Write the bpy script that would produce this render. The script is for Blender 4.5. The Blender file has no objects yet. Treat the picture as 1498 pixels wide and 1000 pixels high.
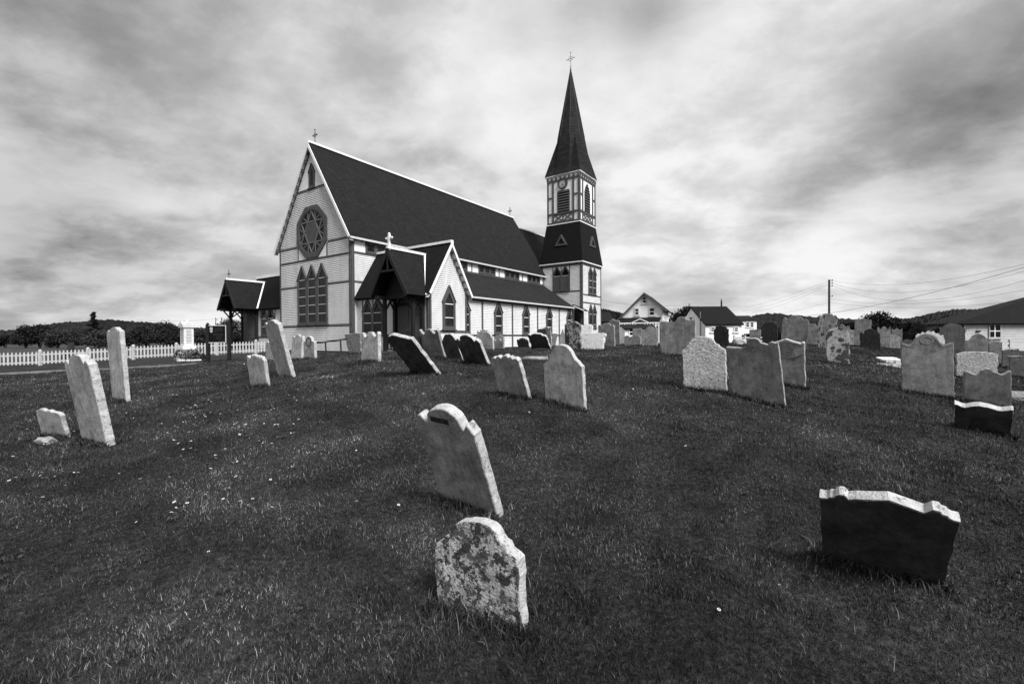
import bpy, math, random
import numpy as np
from mathutils import Matrix, Vector
R = math.radians
random.seed(7); rng = np.random.default_rng(7)
scene = bpy.context.scene
COL = scene.collection

# ------------------------------------------------------------------ camera
FPX, PITCH, ROLL = 670.42, R(0.571), R(-0.352)
def ray(px, py):                     # direction of a pixel of the 1498x1000 photograph
    u, v = px-749.0, py-500.0
    u, v = u*math.cos(ROLL)+v*math.sin(ROLL), -u*math.sin(ROLL)+v*math.cos(ROLL)
    x, y, z = u/FPX, 1.0, -v/FPX
    return Vector((x, y*math.cos(PITCH)+z*math.sin(PITCH), z*math.cos(PITCH)-y*math.sin(PITCH)))
def at(px, py, Y):                   # point seen at that pixel, Y metres in front of the camera
    d = ray(px, py); return d*(Y/d.y)
fw = ray(749, 500).normalized()
rt = (ray(750, 500)-ray(749, 500)).normalized()
up = rt.cross(fw).normalized()
cam_data = bpy.data.cameras.new("camera")
cam = bpy.data.objects.new("camera", cam_data); COL.objects.link(cam)
cam.matrix_world = Matrix(((rt.x, up.x, -fw.x, 0), (rt.y, up.y, -fw.y, 0), (rt.z, up.z, -fw.z, 0), (0, 0, 0, 1)))
cam_data.sensor_width = 36.0
cam_data.lens = 36.0*FPX/1498.0
cam_data.clip_start = 0.05; cam_data.clip_end = 6000
scene.camera = cam

# ------------------------------------------------------------------ light
SUN_H = Vector((0.62, -0.78)).normalized(); SUN_EL = R(47)
sun_dir = Vector((SUN_H.x*math.cos(SUN_EL), SUN_H.y*math.cos(SUN_EL), math.sin(SUN_EL)))
sd = bpy.data.lights.new("sun", 'SUN'); sd.energy = 4.6; sd.angle = R(24); sd.color = (1, 1, 1)
so = bpy.data.objects.new("sun", sd); COL.objects.link(so)
so.rotation_euler = sun_dir.to_track_quat('Z', 'Y').to_euler(); so.location = (20, -30, 60)
scene.view_settings.view_transform = 'Standard'
scene.view_settings.look = 'None'
scene.view_settings.exposure = 0.32
scene.view_settings.gamma = 1.0

world = bpy.data.worlds.new("World"); scene.world = world; world.use_nodes = True
nt = world.node_tree; nt.nodes.clear()
def N(tree, typ, **kw):
    n = tree.nodes.new(typ)
    for k, v in kw.items(): setattr(n, k, v)
    return n
def mathn(tree, op, a, b=None, c=None, clamp=False):
    n = N(tree, 'ShaderNodeMath', operation=op); n.use_clamp = clamp
    for i, x in enumerate((a, b, c)):
        if x is None: continue
        if isinstance(x, (int, float)): n.inputs[i].default_value = x
        else: tree.links.new(x, n.inputs[i])
    return n.outputs[0]
def ramp(tree, fac, stops, interp='LINEAR'):
    n = N(tree, 'ShaderNodeValToRGB'); cr = n.color_ramp; cr.interpolation = interp
    while len(cr.elements) > 1: cr.elements.remove(cr.elements[-1])
    cr.elements[0].position = stops[0][0]; v = stops[0][1]; cr.elements[0].color = (v, v, v, 1)
    for p, v in stops[1:]:
        e = cr.elements.new(p); e.color = (v, v, v, 1)
    tree.links.new(fac, n.inputs[0]); return n.outputs[0]
out = N(nt, 'ShaderNodeOutputWorld'); bg = N(nt, 'ShaderNodeBackground')
nt.links.new(bg.outputs[0], out.inputs[0])
tc = N(nt, 'ShaderNodeTexCoord')
nrm = N(nt, 'ShaderNodeVectorMath', operation='NORMALIZE'); nt.links.new(tc.outputs['Generated'], nrm.inputs[0])
sep = N(nt, 'ShaderNodeSeparateXYZ'); nt.links.new(nrm.outputs[0], sep.inputs[0])
zc = mathn(nt, 'ADD', mathn(nt, 'MAXIMUM', sep.outputs[2], 0.0), 0.30)
cx_ = mathn(nt, 'DIVIDE', sep.outputs[0], zc); cy_ = mathn(nt, 'DIVIDE', sep.outputs[1], zc)
cmb = N(nt, 'ShaderNodeCombineXYZ'); nt.links.new(cx_, cmb.inputs[0]); nt.links.new(cy_, cmb.inputs[1])
def noise(tree, vec, scale, detail=5, rough=.55, dist=0.0, off=None):
    n = N(tree, 'ShaderNodeTexNoise'); n.inputs['Scale'].default_value = scale
    n.inputs['Detail'].default_value = detail; n.inputs['Roughness'].default_value = rough
    n.inputs['Distortion'].default_value = dist
    if off is not None:
        m = N(tree, 'ShaderNodeMapping'); m.inputs['Location'].default_value = off[0]
        m.inputs['Rotation'].default_value = off[1]; m.inputs['Scale'].default_value = off[2]
        tree.links.new(vec, m.inputs[0]); vec = m.outputs[0]
    tree.links.new(vec, n.inputs['Vector']); return n.outputs[0]
n1 = noise(nt, cmb.outputs[0], .80, 3, .45, .2, ((4.6, 1.7, 0), (0, 0, R(35)), (1, 1.1, 1)))
n2 = noise(nt, cmb.outputs[0], 1.9, 9, .56, .15, ((.4, 6.2, 0), (0, 0, R(50)), (1, 1.15, 1)))
n3 = noise(nt, cmb.outputs[0], 5.0, 10, .60, .15, ((5.4, 2.2, 0), (0, 0, R(20)), (1, 1.2, 1)))
base = mathn(nt, 'ADD', mathn(nt, 'ADD', mathn(nt, 'MULTIPLY', n1, .48), mathn(nt, 'MULTIPLY', n2, .34)), mathn(nt, 'MULTIPLY', n3, .18))
cloud = ramp(nt, base, SKYRAMP if 'SKYRAMP' in globals() else [(.38, .34), (.45, .48), (.495, .63), (.53, .77), (.60, .92)])
val = cloud
def lobe(px, py, sharp, amt):        # a darker or brighter bank of cloud in that part of the sky
    global val
    d = ray(px, py).normalized()
    dp = N(nt, 'ShaderNodeVectorMath', operation='DOT_PRODUCT'); nt.links.new(nrm.outputs[0], dp.inputs[0])
    dp.inputs[1].default_value = d
    g = mathn(nt, 'POWER', mathn(nt, 'MAXIMUM', dp.outputs['Value'], 0.0), sharp)
    val = mathn(nt, 'ADD', val, mathn(nt, 'MULTIPLY', g, amt))
for l in [(860, 5, 300, -.30), (970, 20, 400, -.34), (930, 40, 900, -.15), (740, 45, 500, -.10), (1490, 200, 60, -.20), (1360, 265, 90, -.14), (1180, 290, 160, -.10), (1420, 60, 30, .10), (1180, 280, 150, -.08), (1050, 430, 200, -.06), (10, 10, 14, -.26), (1498, 0, 40, -.12), (90, 330, 60, -.14), (60, 400, 200, -.12), (270, 150, 50, .12), (560, 160, 500, -.08),
          (640, 200, 300, -.06), (520, 70, 60, .08), (1200, 100, 14, .10), (880, 350, 90, .08), (1200, 340, 60, .12), (950, 330, 60, .10), (1440, 400, 300, .08),
          (80, 440, 300, .08), (330, 230, 60, .07), (640, 60, 120, .08)]:
    lobe(*l)
low = mathn(nt, 'POWER', mathn(nt, 'SUBTRACT', 1.0, mathn(nt, 'ABSOLUTE', sep.outputs[2])), 14.0)
val = mathn(nt, 'ADD', val, mathn(nt, 'MULTIPLY', low, .12))
val = mathn(nt, 'MINIMUM', mathn(nt, 'MAXIMUM', val, .05), .95)
sky = N(nt, 'ShaderNodeTexSky', sky_type='NISHITA'); sky.sun_disc = False
sky.sun_elevation = SUN_EL; sky.sun_rotation = math.atan2(SUN_H.x, SUN_H.y)
bw = N(nt, 'ShaderNodeRGBToBW'); nt.links.new(sky.outputs[0], bw.inputs[0])
skyv = mathn(nt, 'MULTIPLY', bw.outputs[0], 0.08)
mixv = mathn(nt, 'ADD', mathn(nt, 'MULTIPLY', val, .76), mathn(nt, 'MULTIPLY', mathn(nt, 'MINIMUM', skyv, .8), .07))
below = mathn(nt, 'LESS_THAN', sep.outputs[2], -0.02)
mixv = mathn(nt, 'MULTIPLY', mixv, mathn(nt, 'SUBTRACT', 1.0, mathn(nt, 'MULTIPLY', below, .9)))
cc = N(nt, 'ShaderNodeCombineColor')
for i in range(3): nt.links.new(mixv, cc.inputs[i])
nt.links.new(cc.outputs[0], bg.inputs[0]); bg.inputs[1].default_value = 1.0

# ------------------------------------------------------------------ materials (the photograph is black and white)
def mat(name, lo, hi, scale=6, rough=.8, bump=0.0, bscale=40, stretch=(1, 1, 1), spec=.3, metal=0, extra=None, contrast=(.35, .65)):
    m = bpy.data.materials.new(name); m.use_nodes = True; t = m.node_tree
    b = t.nodes['Principled BSDF']
    b.inputs['Roughness'].default_value = rough; b.inputs['Specular IOR Level'].default_value = spec
    b.inputs['Metallic'].default_value = metal
    g = N(t, 'ShaderNodeNewGeometry'); tcn = N(t, 'ShaderNodeTexCoord')
    pos = tcn.outputs['Object']
    nz = noise(t, pos, scale, 6, .6, 0, ((0, 0, 0), (0, 0, 0), stretch))
    c = ramp(t, nz, [(contrast[0], lo), (contrast[1], hi)])
    if extra: c = extra(t, pos, c)
    t.links.new(c, b.inputs['Base Color'])
    if bump:
        bn = N(t, 'ShaderNodeBump'); bn.inputs['Strength'].default_value = min(1, bump); bn.inputs['Distance'].default_value = .01*max(1, bump)
        t.links.new(noise(t, pos, bscale, 4, .6), bn.inputs['Height']); t.links.new(bn.outputs[0], b.inputs['Normal'])
    return m
def mulc(t, a, b):
    m = N(t, 'ShaderNodeMix', data_type='RGBA', blend_type='MULTIPLY'); m.inputs[0].default_value = 1
    t.links.new(a, m.inputs[6]); t.links.new(b, m.inputs[7]); return m.outputs[2]
def mixc(t, f, a, b):
    m = N(t, 'ShaderNodeMix', data_type='RGBA'); t.links.new(f, m.inputs[0])
    for i, x in ((6, a), (7, b)):
        if isinstance(x, (int, float)): m.inputs[i].default_value = (x, x, x, 1)
        else: t.links.new(x, m.inputs[i])
    return m.outputs[2]
def objrand(t, pos):                 # shift a texture so that each object has its own
    oi = N(t, 'ShaderNodeObjectInfo'); a = N(t, 'ShaderNodeVectorMath', operation='ADD')
    mm = mathn(t, 'MULTIPLY', oi.outputs['Random'], 37.0); t.links.new(pos, a.inputs[0]); t.links.new(mm, a.inputs[1]); return a.outputs[0]
def blotch(scale, thr, wid, dark, detail=5, rough=.65):
    def f(t, pos, c):
        p = objrand(t, pos)
        n = noise(t, p, scale, detail, rough)
        return mixc(t, ramp(t, n, [(thr, 0), (thr+wid, 1)]), c, dark)
    return f
def streaks(dark=.75):
    def f(t, pos, c):
        p = objrand(t, pos)
        n = noise(t, p, 5, 5, .6, .2, ((0, 0, 0), (0, 0, 0), (3.2, 3.2, .5)))
        c = mulc(t, c, ramp(t, n, [(.36, dark), (.6, 1.0)]))
        n = noise(t, p, 55, 3, .6)
        c = mulc(t, c, ramp(t, n, [(.33, .72), (.45, 1.0)]))
        n = noise(t, p, 3.0, 6, .75)
        c = mulc(t, c, ramp(t, n, [(.34, .60), (.50, 1.0), (.66, 1.22)]))
        n = noise(t, p, 21, 5, .7)
        return mulc(t, c, ramp(t, n, [(.34, .72), (.5, 1.0), (.62, 1.0), (.7, 1.3)]))
    return f
def chain(*fs):
    def f(t, pos, c):
        for g in fs: c = g(t, pos, c)
        return c
    return f
def vorospots(scale, r, dark):
    def f(t, pos, c):
        v = N(t, 'ShaderNodeTexVoronoi'); v.inputs['Scale'].default_value = scale
        a = N(t, 'ShaderNodeVectorMath', operation='ADD')
        nn = noise(t, pos, 18, 3, .6); mm = mathn(t, 'MULTIPLY', nn, .05)
        t.links.new(pos, a.inputs[0]); t.links.new(mm, a.inputs[1]); t.links.new(a.outputs[0], v.inputs['Vector'])
        return mixc(t, ramp(t, v.outputs['Distance'], [(r, 1), (r+.06, 0)]), c, dark)
    return f
M = {}
M['pale'] = mat('weathered_pale_stone_and_lit_edge', .26, .40, 9, .9, 1, 60, extra=streaks(.72))
M['mid'] = mat('grey_slate_stone', .15, .24, 8, .9, 1, 70, extra=streaks(.75))
M['darkgrey'] = mat('dark_grey_stone', .08, .13, 7, .9, 1, 70, extra=streaks(.7))
M['dark'] = mat('blackened_stone', .05, .09, 10, .9, 1.5, 40, extra=streaks(.6))
M['bark'] = mat('black_stone', .012, .04, 14, .9, 2, 30, stretch=(1.5, 1.5, .4))
M['rough'] = mat('pitted_pale_stone', .32, .54, 18, .95, 2.6, 34, extra=chain(blotch(22, .56, .06, .16), blotch(6, .60, .08, .25)))
M['white'] = mat('white_speckled_stone', .5, .68, 15, .95, 1.5, 45, extra=chain(blotch(16, .60, .05, .16)))
M['speck'] = mat('speckled_stone', .12, .32, 30, .95, 2, 50, extra=blotch(25, .55, .05, .06))
M['streak'] = mat('streaked_stone', .22, .32, 9, .9, 1, 60, extra=chain(streaks(.7), lambda t, pos, c: mixc(t, ramp(t, noise(t, pos, 9, 5, .75, 0, ((2, 0, .3), (0, 0, 0), (1.3, 1, .55))), [(.555, 0), (.58, 1)]), c, .02)))
M['edge'] = mat('pale_lit_stone_edge', .36, .54, 14, .95, 1.5, 70, extra=blotch(24, .57, .06, .2))  # pale granular rim, lightened further as though the sun caught it
M['shadeface'] = mat('shaded_black_stone_face', .035, .085, 6, .95, 1.5, 60, extra=streaks(.7))  # shade on the leaning stones put into the face colour
M['lichen'] = mat('lichened_stone', .34, .52, 9, .95, 1.5, 60, extra=chain(streaks(.8), blotch(15, .52, .02, .08, 7, .7), blotch(9, .54, .02, .03, 7, .75), blotch(40, .57, .03, .04, 4), blotch(3.6, .56, .03, .035, 8, .78)))
M['lichendark'] = mat('dark_lichened_stone', .22, .42, 9, .95, 1.5, 60, extra=chain(blotch(16, .5, .04, .05), blotch(3.4, .47, .06, .035, 5, .6)))
M['spots'] = mat('spotted_stone', .22, .40, 9, .95, 1.5, 60, extra=chain(blotch(20, .55, .05, .12), vorospots(6.5, .40, .045), blotch(3.5, .56, .04, .05, 5, .6)))
M['concrete'] = mat('grey_concrete', .12, .20, 5, .9, .6, 60)
M['marble'] = mat('white_marble', .55, .72, 8, .6, .3, 60, extra=blotch(30, .6, .08, .35))
def pl(t, pos, c):
    return mulc(t, c, ramp(t, noise(t, pos, 1.2, 5, .6, 0, ((0, 0, 0), (0, 0, 0), (1, 1, .35))), [(.3, .82), (.6, 1.0)]))
M['clap'] = mat('white_painted_clapboard', .60, .70, 3, .6, .3, 60, stretch=(1, 1, 8), extra=pl)
M['whitetrim'] = mat('white_painted_trim', .74, .82, 3, .55, .2, 60)
M['trim'] = mat('grey_painted_trim', .060, .085, 5, .6, .3, 50, extra=pl)
M['darkwood'] = mat('dark_stained_timber', .006, .013, 8, .7, .5, 50)
M['doorpaint'] = mat('grey_painted_door', .055, .075, 4, .6, .2, 50)
M['glass'] = mat('window_glass', .006, .010, 3, .10, 0, 40, spec=.12)
M['glassdull'] = mat('leaded_window_glass', .004, .026, 7, .3, .6, 14, spec=.2)
M['louver'] = mat('black_louvre', .012, .02, 5, .8, 0)
M['soffit'] = mat('grey_painted_soffit', .48, .58, 5, .8, 0)
M['iron'] = mat('black_iron', .012, .02, 9, .5, 0, spec=.5)
M['leadmetal'] = mat('weathered_metal_cross', .12, .2, 9, .5, 0, spec=.5)
def shingles(name, lo, hi, row=.16, colw=.22):
    m = bpy.data.materials.new(name); m.use_nodes = True; t = m.node_tree; b = t.nodes['Principled BSDF']
    b.inputs['Roughness'].default_value = .85; b.inputs['Specular IOR Level'].default_value = .2
    tcn = N(t, 'ShaderNodeTexCoord'); s = N(t, 'ShaderNodeSeparateXYZ'); t.links.new(tcn.outputs['UV'], s.inputs[0])
    cm = N(t, 'ShaderNodeCombineXYZ'); t.links.new(s.outputs[0], cm.inputs[0]); t.links.new(s.outputs[1], cm.inputs[1])
    br = N(t, 'ShaderNodeTexBrick'); t.links.new(cm.outputs[0], br.inputs['Vector'])
    br.inputs['Scale'].default_value = 1; br.inputs['Brick Width'].default_value = colw; br.inputs['Row Height'].default_value = row
    br.inputs['Mortar Size'].default_value = .014; br.inputs['Mortar Smooth'].default_value = .3
    br.inputs['Color1'].default_value = (lo, lo, lo, 1); br.inputs['Color2'].default_value = (hi, hi, hi, 1)
    br.inputs['Mortar'].default_value = (lo*.3, lo*.3, lo*.3, 1)
    nz = noise(t, cm.outputs[0], .9, 6, .65)
    c = mulc(t, br.outputs[0], ramp(t, nz, [(.3, .8), (.7, 1.2)]))
    c = mulc(t, c, ramp(t, noise(t, cm.outputs[0], 5, 3, .6, 0, ((0, 0, 0), (0, 0, 0), (.25, 1.6, 1))), [(.3, .7), (.7, 1.3)]))
    t.links.new(c, b.inputs['Base Color'])
    bn = N(t, 'ShaderNodeBump'); bn.inputs['Strength'].default_value = .8; bn.inputs['Distance'].default_value = .02
    fr = mathn(t, 'FRACT', mathn(t, 'DIVIDE', s.outputs[1], row))
    t.links.new(mathn(t, 'SUBTRACT', 1.0, fr), bn.inputs['Height']); t.links.new(bn.outputs[0], b.inputs['Normal'])
    return m
M['roof'] = shingles('dark_slate_roof', .0065, .011, .2, .3)
M['roofa'] = shingles('grey_slate_roof', .011, .018, .2, .3)
M['tracery'] = mat('lighter_painted_tracery', .12, .15, 5, .6)
M['boardblack'] = mat('matt_black_board', .006, .009, 5, .9, spec=.05)
M['roof2'] = shingles('black_slate_roof', .0025, .0045)
M['spire'] = shingles('spire_slates', .006, .017, .34, .6)

# ------------------------------------------------------------------ mesh helpers
class MB:
    def __init__(s): s.v = []; s.f = []; s.uv = {}
    def quad(s, *p, uv=None):
        i = len(s.v); s.v += [tuple(q) for q in p]; s.f.append(tuple(range(i, i+len(p))))
        if uv: s.uv[len(s.f)-1] = uv
    def hexa(s, c):                  # 8 corners: bottom loop 0-3, top loop 4-7
        i = len(s.v); s.v += [tuple(q) for q in c]
        for f in ((3, 2, 1, 0), (4, 5, 6, 7), (0, 1, 5, 4), (1, 2, 6, 5), (2, 3, 7, 6), (3, 0, 4, 7)):
            s.f.append(tuple(i+k for k in f))
    def box(s, x0, x1, y0, y1, z0, z1):
        s.hexa([(x0, y0, z0), (x1, y0, z0), (x1, y1, z0), (x0, y1, z0), (x0, y0, z1), (x1, y0, z1), (x1, y1, z1), (x0, y1, z1)])
    def bar(s, a, b, w, h, ref=(0, 0, 1)):   # beam from a to b
        a, b = Vector(a), Vector(b); d = (b-a).normalized(); r = Vector(ref)
        if abs(d.dot(r)) > .95: r = Vector((1, 0, 0))
        x = d.cross(r).normalized()*w/2; y = x.cross(d).normalized()*h/2
        s.hexa([a-x-y, a+x-y, a+x+y, a-x+y, b-x-y, b+x-y, b+x+y, b-x+y])
    def tube(s, a, b, r0, r1=None, n=8):
        a, b = Vector(a), Vector(b); r1 = r0 if r1 is None else r1; d = (b-a).normalized()
        r = Vector((0, 0, 1)) if abs(d.z) < .9 else Vector((1, 0, 0)); x = d.cross(r).normalized(); y = d.cross(x)
        i = len(s.v)
        for q, rr in ((a, r0), (b, r1)):
            for k in range(n):
                t = 2*math.pi*k/n; s.v.append(tuple(q+x*rr*math.cos(t)+y*rr*math.sin(t)))
        for k in range(n): s.f.append((i+k, i+(k+1) % n, i+n+(k+1) % n, i+n+k))
        s.f.append(tuple(i+k for k in range(n))[::-1]); s.f.append(tuple(i+n+k for k in range(n)))
    def lathe(s, c, prof, n=12):     # prof: (radius, z)
        i = len(s.v)
        for r, z in prof:
            for k in range(n):
                t = 2*math.pi*k/n; s.v.append((c[0]+r*math.cos(t), c[1]+r*math.sin(t), c[2]+z))
        for j in range(len(prof)-1):
            for k in range(n): s.f.append((i+j*n+k, i+j*n+(k+1) % n, i+(j+1)*n+(k+1) % n, i+(j+1)*n+k))
        s.f.append(tuple(i+k for k in range(n))[::-1]); s.f.append(tuple(i+(len(prof)-1)*n+k for k in range(n)))
    def prism(s, poly, fr, n0, n1):  # 2-D polygon (u,z) in frame fr from n0 to n1 (n1 outer)
        i = len(s.v); m = len(poly)
        for nn in (n0, n1): s.v += [fr(u, z, nn) for u, z in poly]
        s.f.append(tuple(i+m+k for k in range(m))); s.f.append(tuple(i+k for k in range(m))[::-1])
        for k in range(m): s.f.append((i+k, i+(k+1) % m, i+m+(k+1) % m, i+m+k))
    def ring(s, outer, inner, fr, n0, n1):
        i = len(s.v); m = len(outer)
        for loop, nn in ((outer, n0), (outer, n1), (inner, n1), (inner, n0)): s.v += [fr(u, z, nn) for u, z in loop]
        for k in range(m):
            j = (k+1) % m
            for a in range(3): s.f.append((i+a*m+k, i+a*m+j, i+(a+1)*m+j, i+(a+1)*m+k))
    def build(s, name, material, parent=None, smooth=False):
        me = bpy.data.meshes.new(name); me.from_pydata(s.v, [], s.f); me.materials.append(material)
        if s.uv:
            ul = me.uv_layers.new(name='UVMap')
            for fi, uv in s.uv.items():
                p = me.polygons[fi]
                for k, li in enumerate(p.loop_indices): ul.data[li].uv = uv[k]
        me.validate(); me.update()
        import bmesh
        bm = bmesh.new(); bm.from_mesh(me); bmesh.ops.recalc_face_normals(bm, faces=bm.faces); bm.to_mesh(me); bm.free()
        if smooth:
            for p in me.polygons: p.use_smooth = True
        o = bpy.data.objects.new(name, me); COL.objects.link(o)
        if parent: o.parent = parent
        return o
def tag(o, label=None, cat=None, group=None, kind=None):
    if label: o['label'] = label
    if cat: o['category'] = cat
    if group: o['group'] = group
    if kind: o['kind'] = kind
    return o
def empty(name, loc, rz=0, **kw):
    o = bpy.data.objects.new(name, None); COL.objects.link(o); o.location = loc; o.rotation_euler = (0, 0, rz)
    o.empty_display_size = .3
    return tag(o, **kw)
def inset(poly, d):                  # inset of a convex polygon given counter-clockwise
    m = len(poly); res = []
    for k in range(m):
        p0, p1, p2 = Vector(poly[k-1]), Vector(poly[k]), Vector(poly[(k+1) % m])
        e1, e2 = (p1-p0).normalized(), (p2-p1).normalized()
        n1v, n2v = Vector((-e1.y, e1.x)), Vector((-e2.y, e2.x))
        b = (n1v+n2v); b = b/max(.15, b.dot(n1v)) if b.length > 1e-6 else n1v
        res.append(tuple(p1+b*d))
    return res

# ------------------------------------------------------------------ ground height
CP = np.array([(-0.1, 2.35, -1.52), (0.0, 3.75, -1.43), (2.2, 2.8, -1.5), (0.7, 6.0, -0.98), (3.0, 7.1, -0.9), (3.6, 6.6, -1.0), (8.0, 8.0, -1.12), (8.3, 8.0, -1.2), (6.9, 6.7, -1.36), (-5.6, 6.0, -1.38), (-7.6, 9.0, -1.2), (-6.3, 6.3, -1.37), (-5.0, 9.0, -0.98), (-5.2, 10.5, -0.86), (-3.1, 9.7, -0.6), (-5.7, 12.0, -0.6), (-0.9, 15.0, -0.42), (1.0, 15.0, -0.42), (5.8, 19.0, -0.4), (10.0, 16.0, -0.46), (12.0, 17.0, -0.48), (7.1, 10.0, -0.7), (15.6, 20.0, -0.5), (-10.5, 30.0, -0.98), (-17.0, 34.0, -1.0), (-3.0, 29.0, -0.86), (4.0, 40.0, -0.85), (12.0, 48.0, -0.9), (22.0, 45.0, -0.8), (-31.0, 30.0, -1.65), (-24.0, 32.5, -1.25), (-18.0, 35.0, -1.05), (-14.0, 40.0, -1.0), (20.0, 24.0, -0.85), (25.0, 20.0, -1.5), (14.0, 13.0, -1.15), (0.0, 0.0, -1.6), (-4.0, 1.0, -1.6), (4.0, 1.0, -1.62), (0.0, -4.0, -1.7), (-12.0, 4.0, -1.6), (12.0, 4.0, -1.7), (-21.0, 21.0, -1.5), (-15.0, 20.0, -1.25), (-10.0, 20.0, -0.95), (-22.0, 12.0, -1.7), (-40.0, 20.0, -1.8), (-45.0, 45.0, -2.0), (-25.0, 50.0, -1.6), (0.0, 60.0, -1.0), (30.0, 60.0, -1.0), (50.0, 60.0, -1.2), (40.0, 30.0, -1.3), (50.0, 10.0, -2.0), (30.0, 0.0, -2.0), (-30.0, 0.0, -2.0), (0.0, -20.0, -2.0), (0.0, 90.0, -1.5), (60.0, 90.0, -1.5), (-60.0, 90.0, -2.0), (70.0, 40.0, -1.6), (-70.0, 40.0, -2.0), (-6.0, 24.0, -0.75), (-12.0, 26.0, -0.95), (5.0, 28.0, -0.5), (12.0, 30.0, -0.55)])
_C2 = 1.5**2
def _phi(a, b): return np.sqrt(((a[:, None, :]-b[None])**2).sum(-1)+_C2)
_n = len(CP); _M = np.zeros((_n+1, _n+1)); _M[:_n, :_n] = _phi(CP[:, :2], CP[:, :2])-.25*np.eye(_n); _M[:_n, _n] = 1; _M[_n, :_n] = 1
_w = np.linalg.solve(_M, np.append(CP[:, 2], 0))
def gza(x, y):
    x = np.asarray(x, float); y = np.asarray(y, float); sh = x.shape
    P = np.stack([x.ravel(), y.ravel()], 1); o = np.empty(len(P))
    for i in range(0, len(P), 20000): o[i:i+20000] = _phi(P[i:i+20000], CP[:, :2])@_w[:-1]+_w[-1]
    k = np.clip((np.hypot(P[:, 0], P[:, 1]-20)-70)/50, 0, 1); k = k*k*(3-2*k)
    o = o*(1-k)-1.8*k
    fade = np.clip(1-np.hypot(P[:, 0], P[:, 1])/60, 0, 1)
    o = o+fade*(.018*np.sin(P[:, 0]*2.1+np.sin(P[:, 1]*1.3)*1.5)+.018*np.sin(P[:, 1]*2.7+P[:, 0]*.8)+.010*np.sin(P[:, 0]*5.3-P[:, 1]*4.1))
    return o.reshape(sh)
def gz(x, y): return float(gza([x], [y])[0])
def hit(px, py):                     # where the view of a pixel meets the ground
    d = ray(px, py); Y = np.linspace(.8, 120, 6000); z = gza(Y*d.x/d.y, Y*d.y/d.y)
    k = int(np.argmax(Y*d.z/d.y < z)); y = Y[k]
    return Vector((y*d.x/d.y, y, float(z[k])))

# ------------------------------------------------------------------ the ground, one sheet to the horizon
def ground_sheet():
    rr = [0.0]+list(.35*1.028**np.arange(0, 345)); na = 300
    rr = [r for r in rr if r < 4200]
    th = np.linspace(0, 2*np.pi, na, endpoint=False)
    V = [(0, 0, gz(0, 0))]; X = np.outer(rr[1:], np.sin(th)); Y = np.outer(rr[1:], np.cos(th)); Z = gza(X, Y)
    pts = np.stack([X, Y, Z], -1).reshape(-1, 3)
    verts = np.vstack([V, pts]); nr = len(rr)-1
    k = np.arange(na); f = [(0, 1+j, 1+(j+1) % na) for j in range(na)]
    for i in range(nr-1):
        a = 1+i*na+k; b = 1+i*na+(k+1) % na
        f += np.stack([a, a+na, b+na, b], 1).tolist()
    me = bpy.data.meshes.new('ground'); me.from_pydata(verts.tolist(), [], f); me.update()
    for p in me.polygons: p.use_smooth = True
    m = bpy.data.materials.new('turf'); m.use_nodes = True; t = m.node_tree; b = t.nodes['Principled BSDF']
    b.inputs['Roughness'].default_value = 1; b.inputs['Specular IOR Level'].default_value = .05
    g = N(t, 'ShaderNodeNewGeometry'); pos = g.outputs['Position']
    c = ramp(t, noise(t, pos, .9, 6, .65), [(.3, .020), (.7, .046)])
    c = mulc(t, c, ramp(t, noise(t, pos, 26, 4, .7), [(.3, .4), (.5, 1.0), (.7, 2.2)]))
    c = mulc(t, c, ramp(t, noise(t, pos, 7, 4, .7), [(.3, .7), (.7, 1.35)]))
    s = N(t, 'ShaderNodeSeparateXYZ'); t.links.new(pos, s.inputs[0])
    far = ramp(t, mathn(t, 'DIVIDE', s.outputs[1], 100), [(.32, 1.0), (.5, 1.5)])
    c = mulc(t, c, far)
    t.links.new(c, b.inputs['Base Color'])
    bn = N(t, 'ShaderNodeBump'); bn.inputs['Strength'].default_value = 1; bn.inputs['Distance'].default_value = .06
    t.links.new(noise(t, pos, 22, 5, .75), bn.inputs['Height']); t.links.new(bn.outputs[0], b.inputs['Normal'])
    me.materials.append(m)
    o = bpy.data.objects.new('ground', me); COL.objects.link(o); tag(o, kind='structure')
ground_sheet()

# hills along the horizon (ridge profile in photograph pixels, at distance D)
hillmat = mat('hill_scrub', .008, .022, .06, 1, 1, .5, spec=.05, extra=lambda t, pos, c: mulc(t, c, ramp(t, noise(t, pos, .35, 5, .7), [(.3, .55), (.7, 1.5)])))
def hill(name, prof, D, depth):
    xs = np.array([p[0] for p in prof], float); ys = np.array([p[1] for p in prof], float)
    m = 420; px = np.linspace(xs[0], xs[-1], m); py = np.interp(px, xs, ys)
    ker = np.ones(9)/9; py = np.convolve(np.pad(py, 4, mode='edge'), ker, 'valid'); py += rng.normal(0, .38, m)
    nr = 26; V = []; F = []
    for i in range(m):
        d = ray(px[i], py[i]); az = Vector((d.x, d.y)); tanel = d.z/az.length; az.normalize()
        H = tanel*D
        for j in range(nr):
            q = j/(nr-1); r = D-depth*(1-q*2) if True else D
            s = math.sin(math.pi*min(1, q))**1.0
            z = -3+(H+3)*s*(r/D if q < .5 else 1)
            if q > .5: z = -3+(H+3)*s
            z += random.uniform(-.5, .5)*(D/300) if 0 < j < nr-1 and j != nr//2 else 0
            V.append((az.x*r, az.y*r, z))
    for i in range(m-1):
        for j in range(nr-1):
            a = i*nr+j; F.append((a, a+nr, a+nr+1, a+1))
    me = bpy.data.meshes.new(name); me.from_pydata(V, [], F); me.materials.append(hillmat); me.update()
    o = bpy.data.objects.new(name, me); COL.objects.link(o); tag(o, kind='structure')
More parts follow.
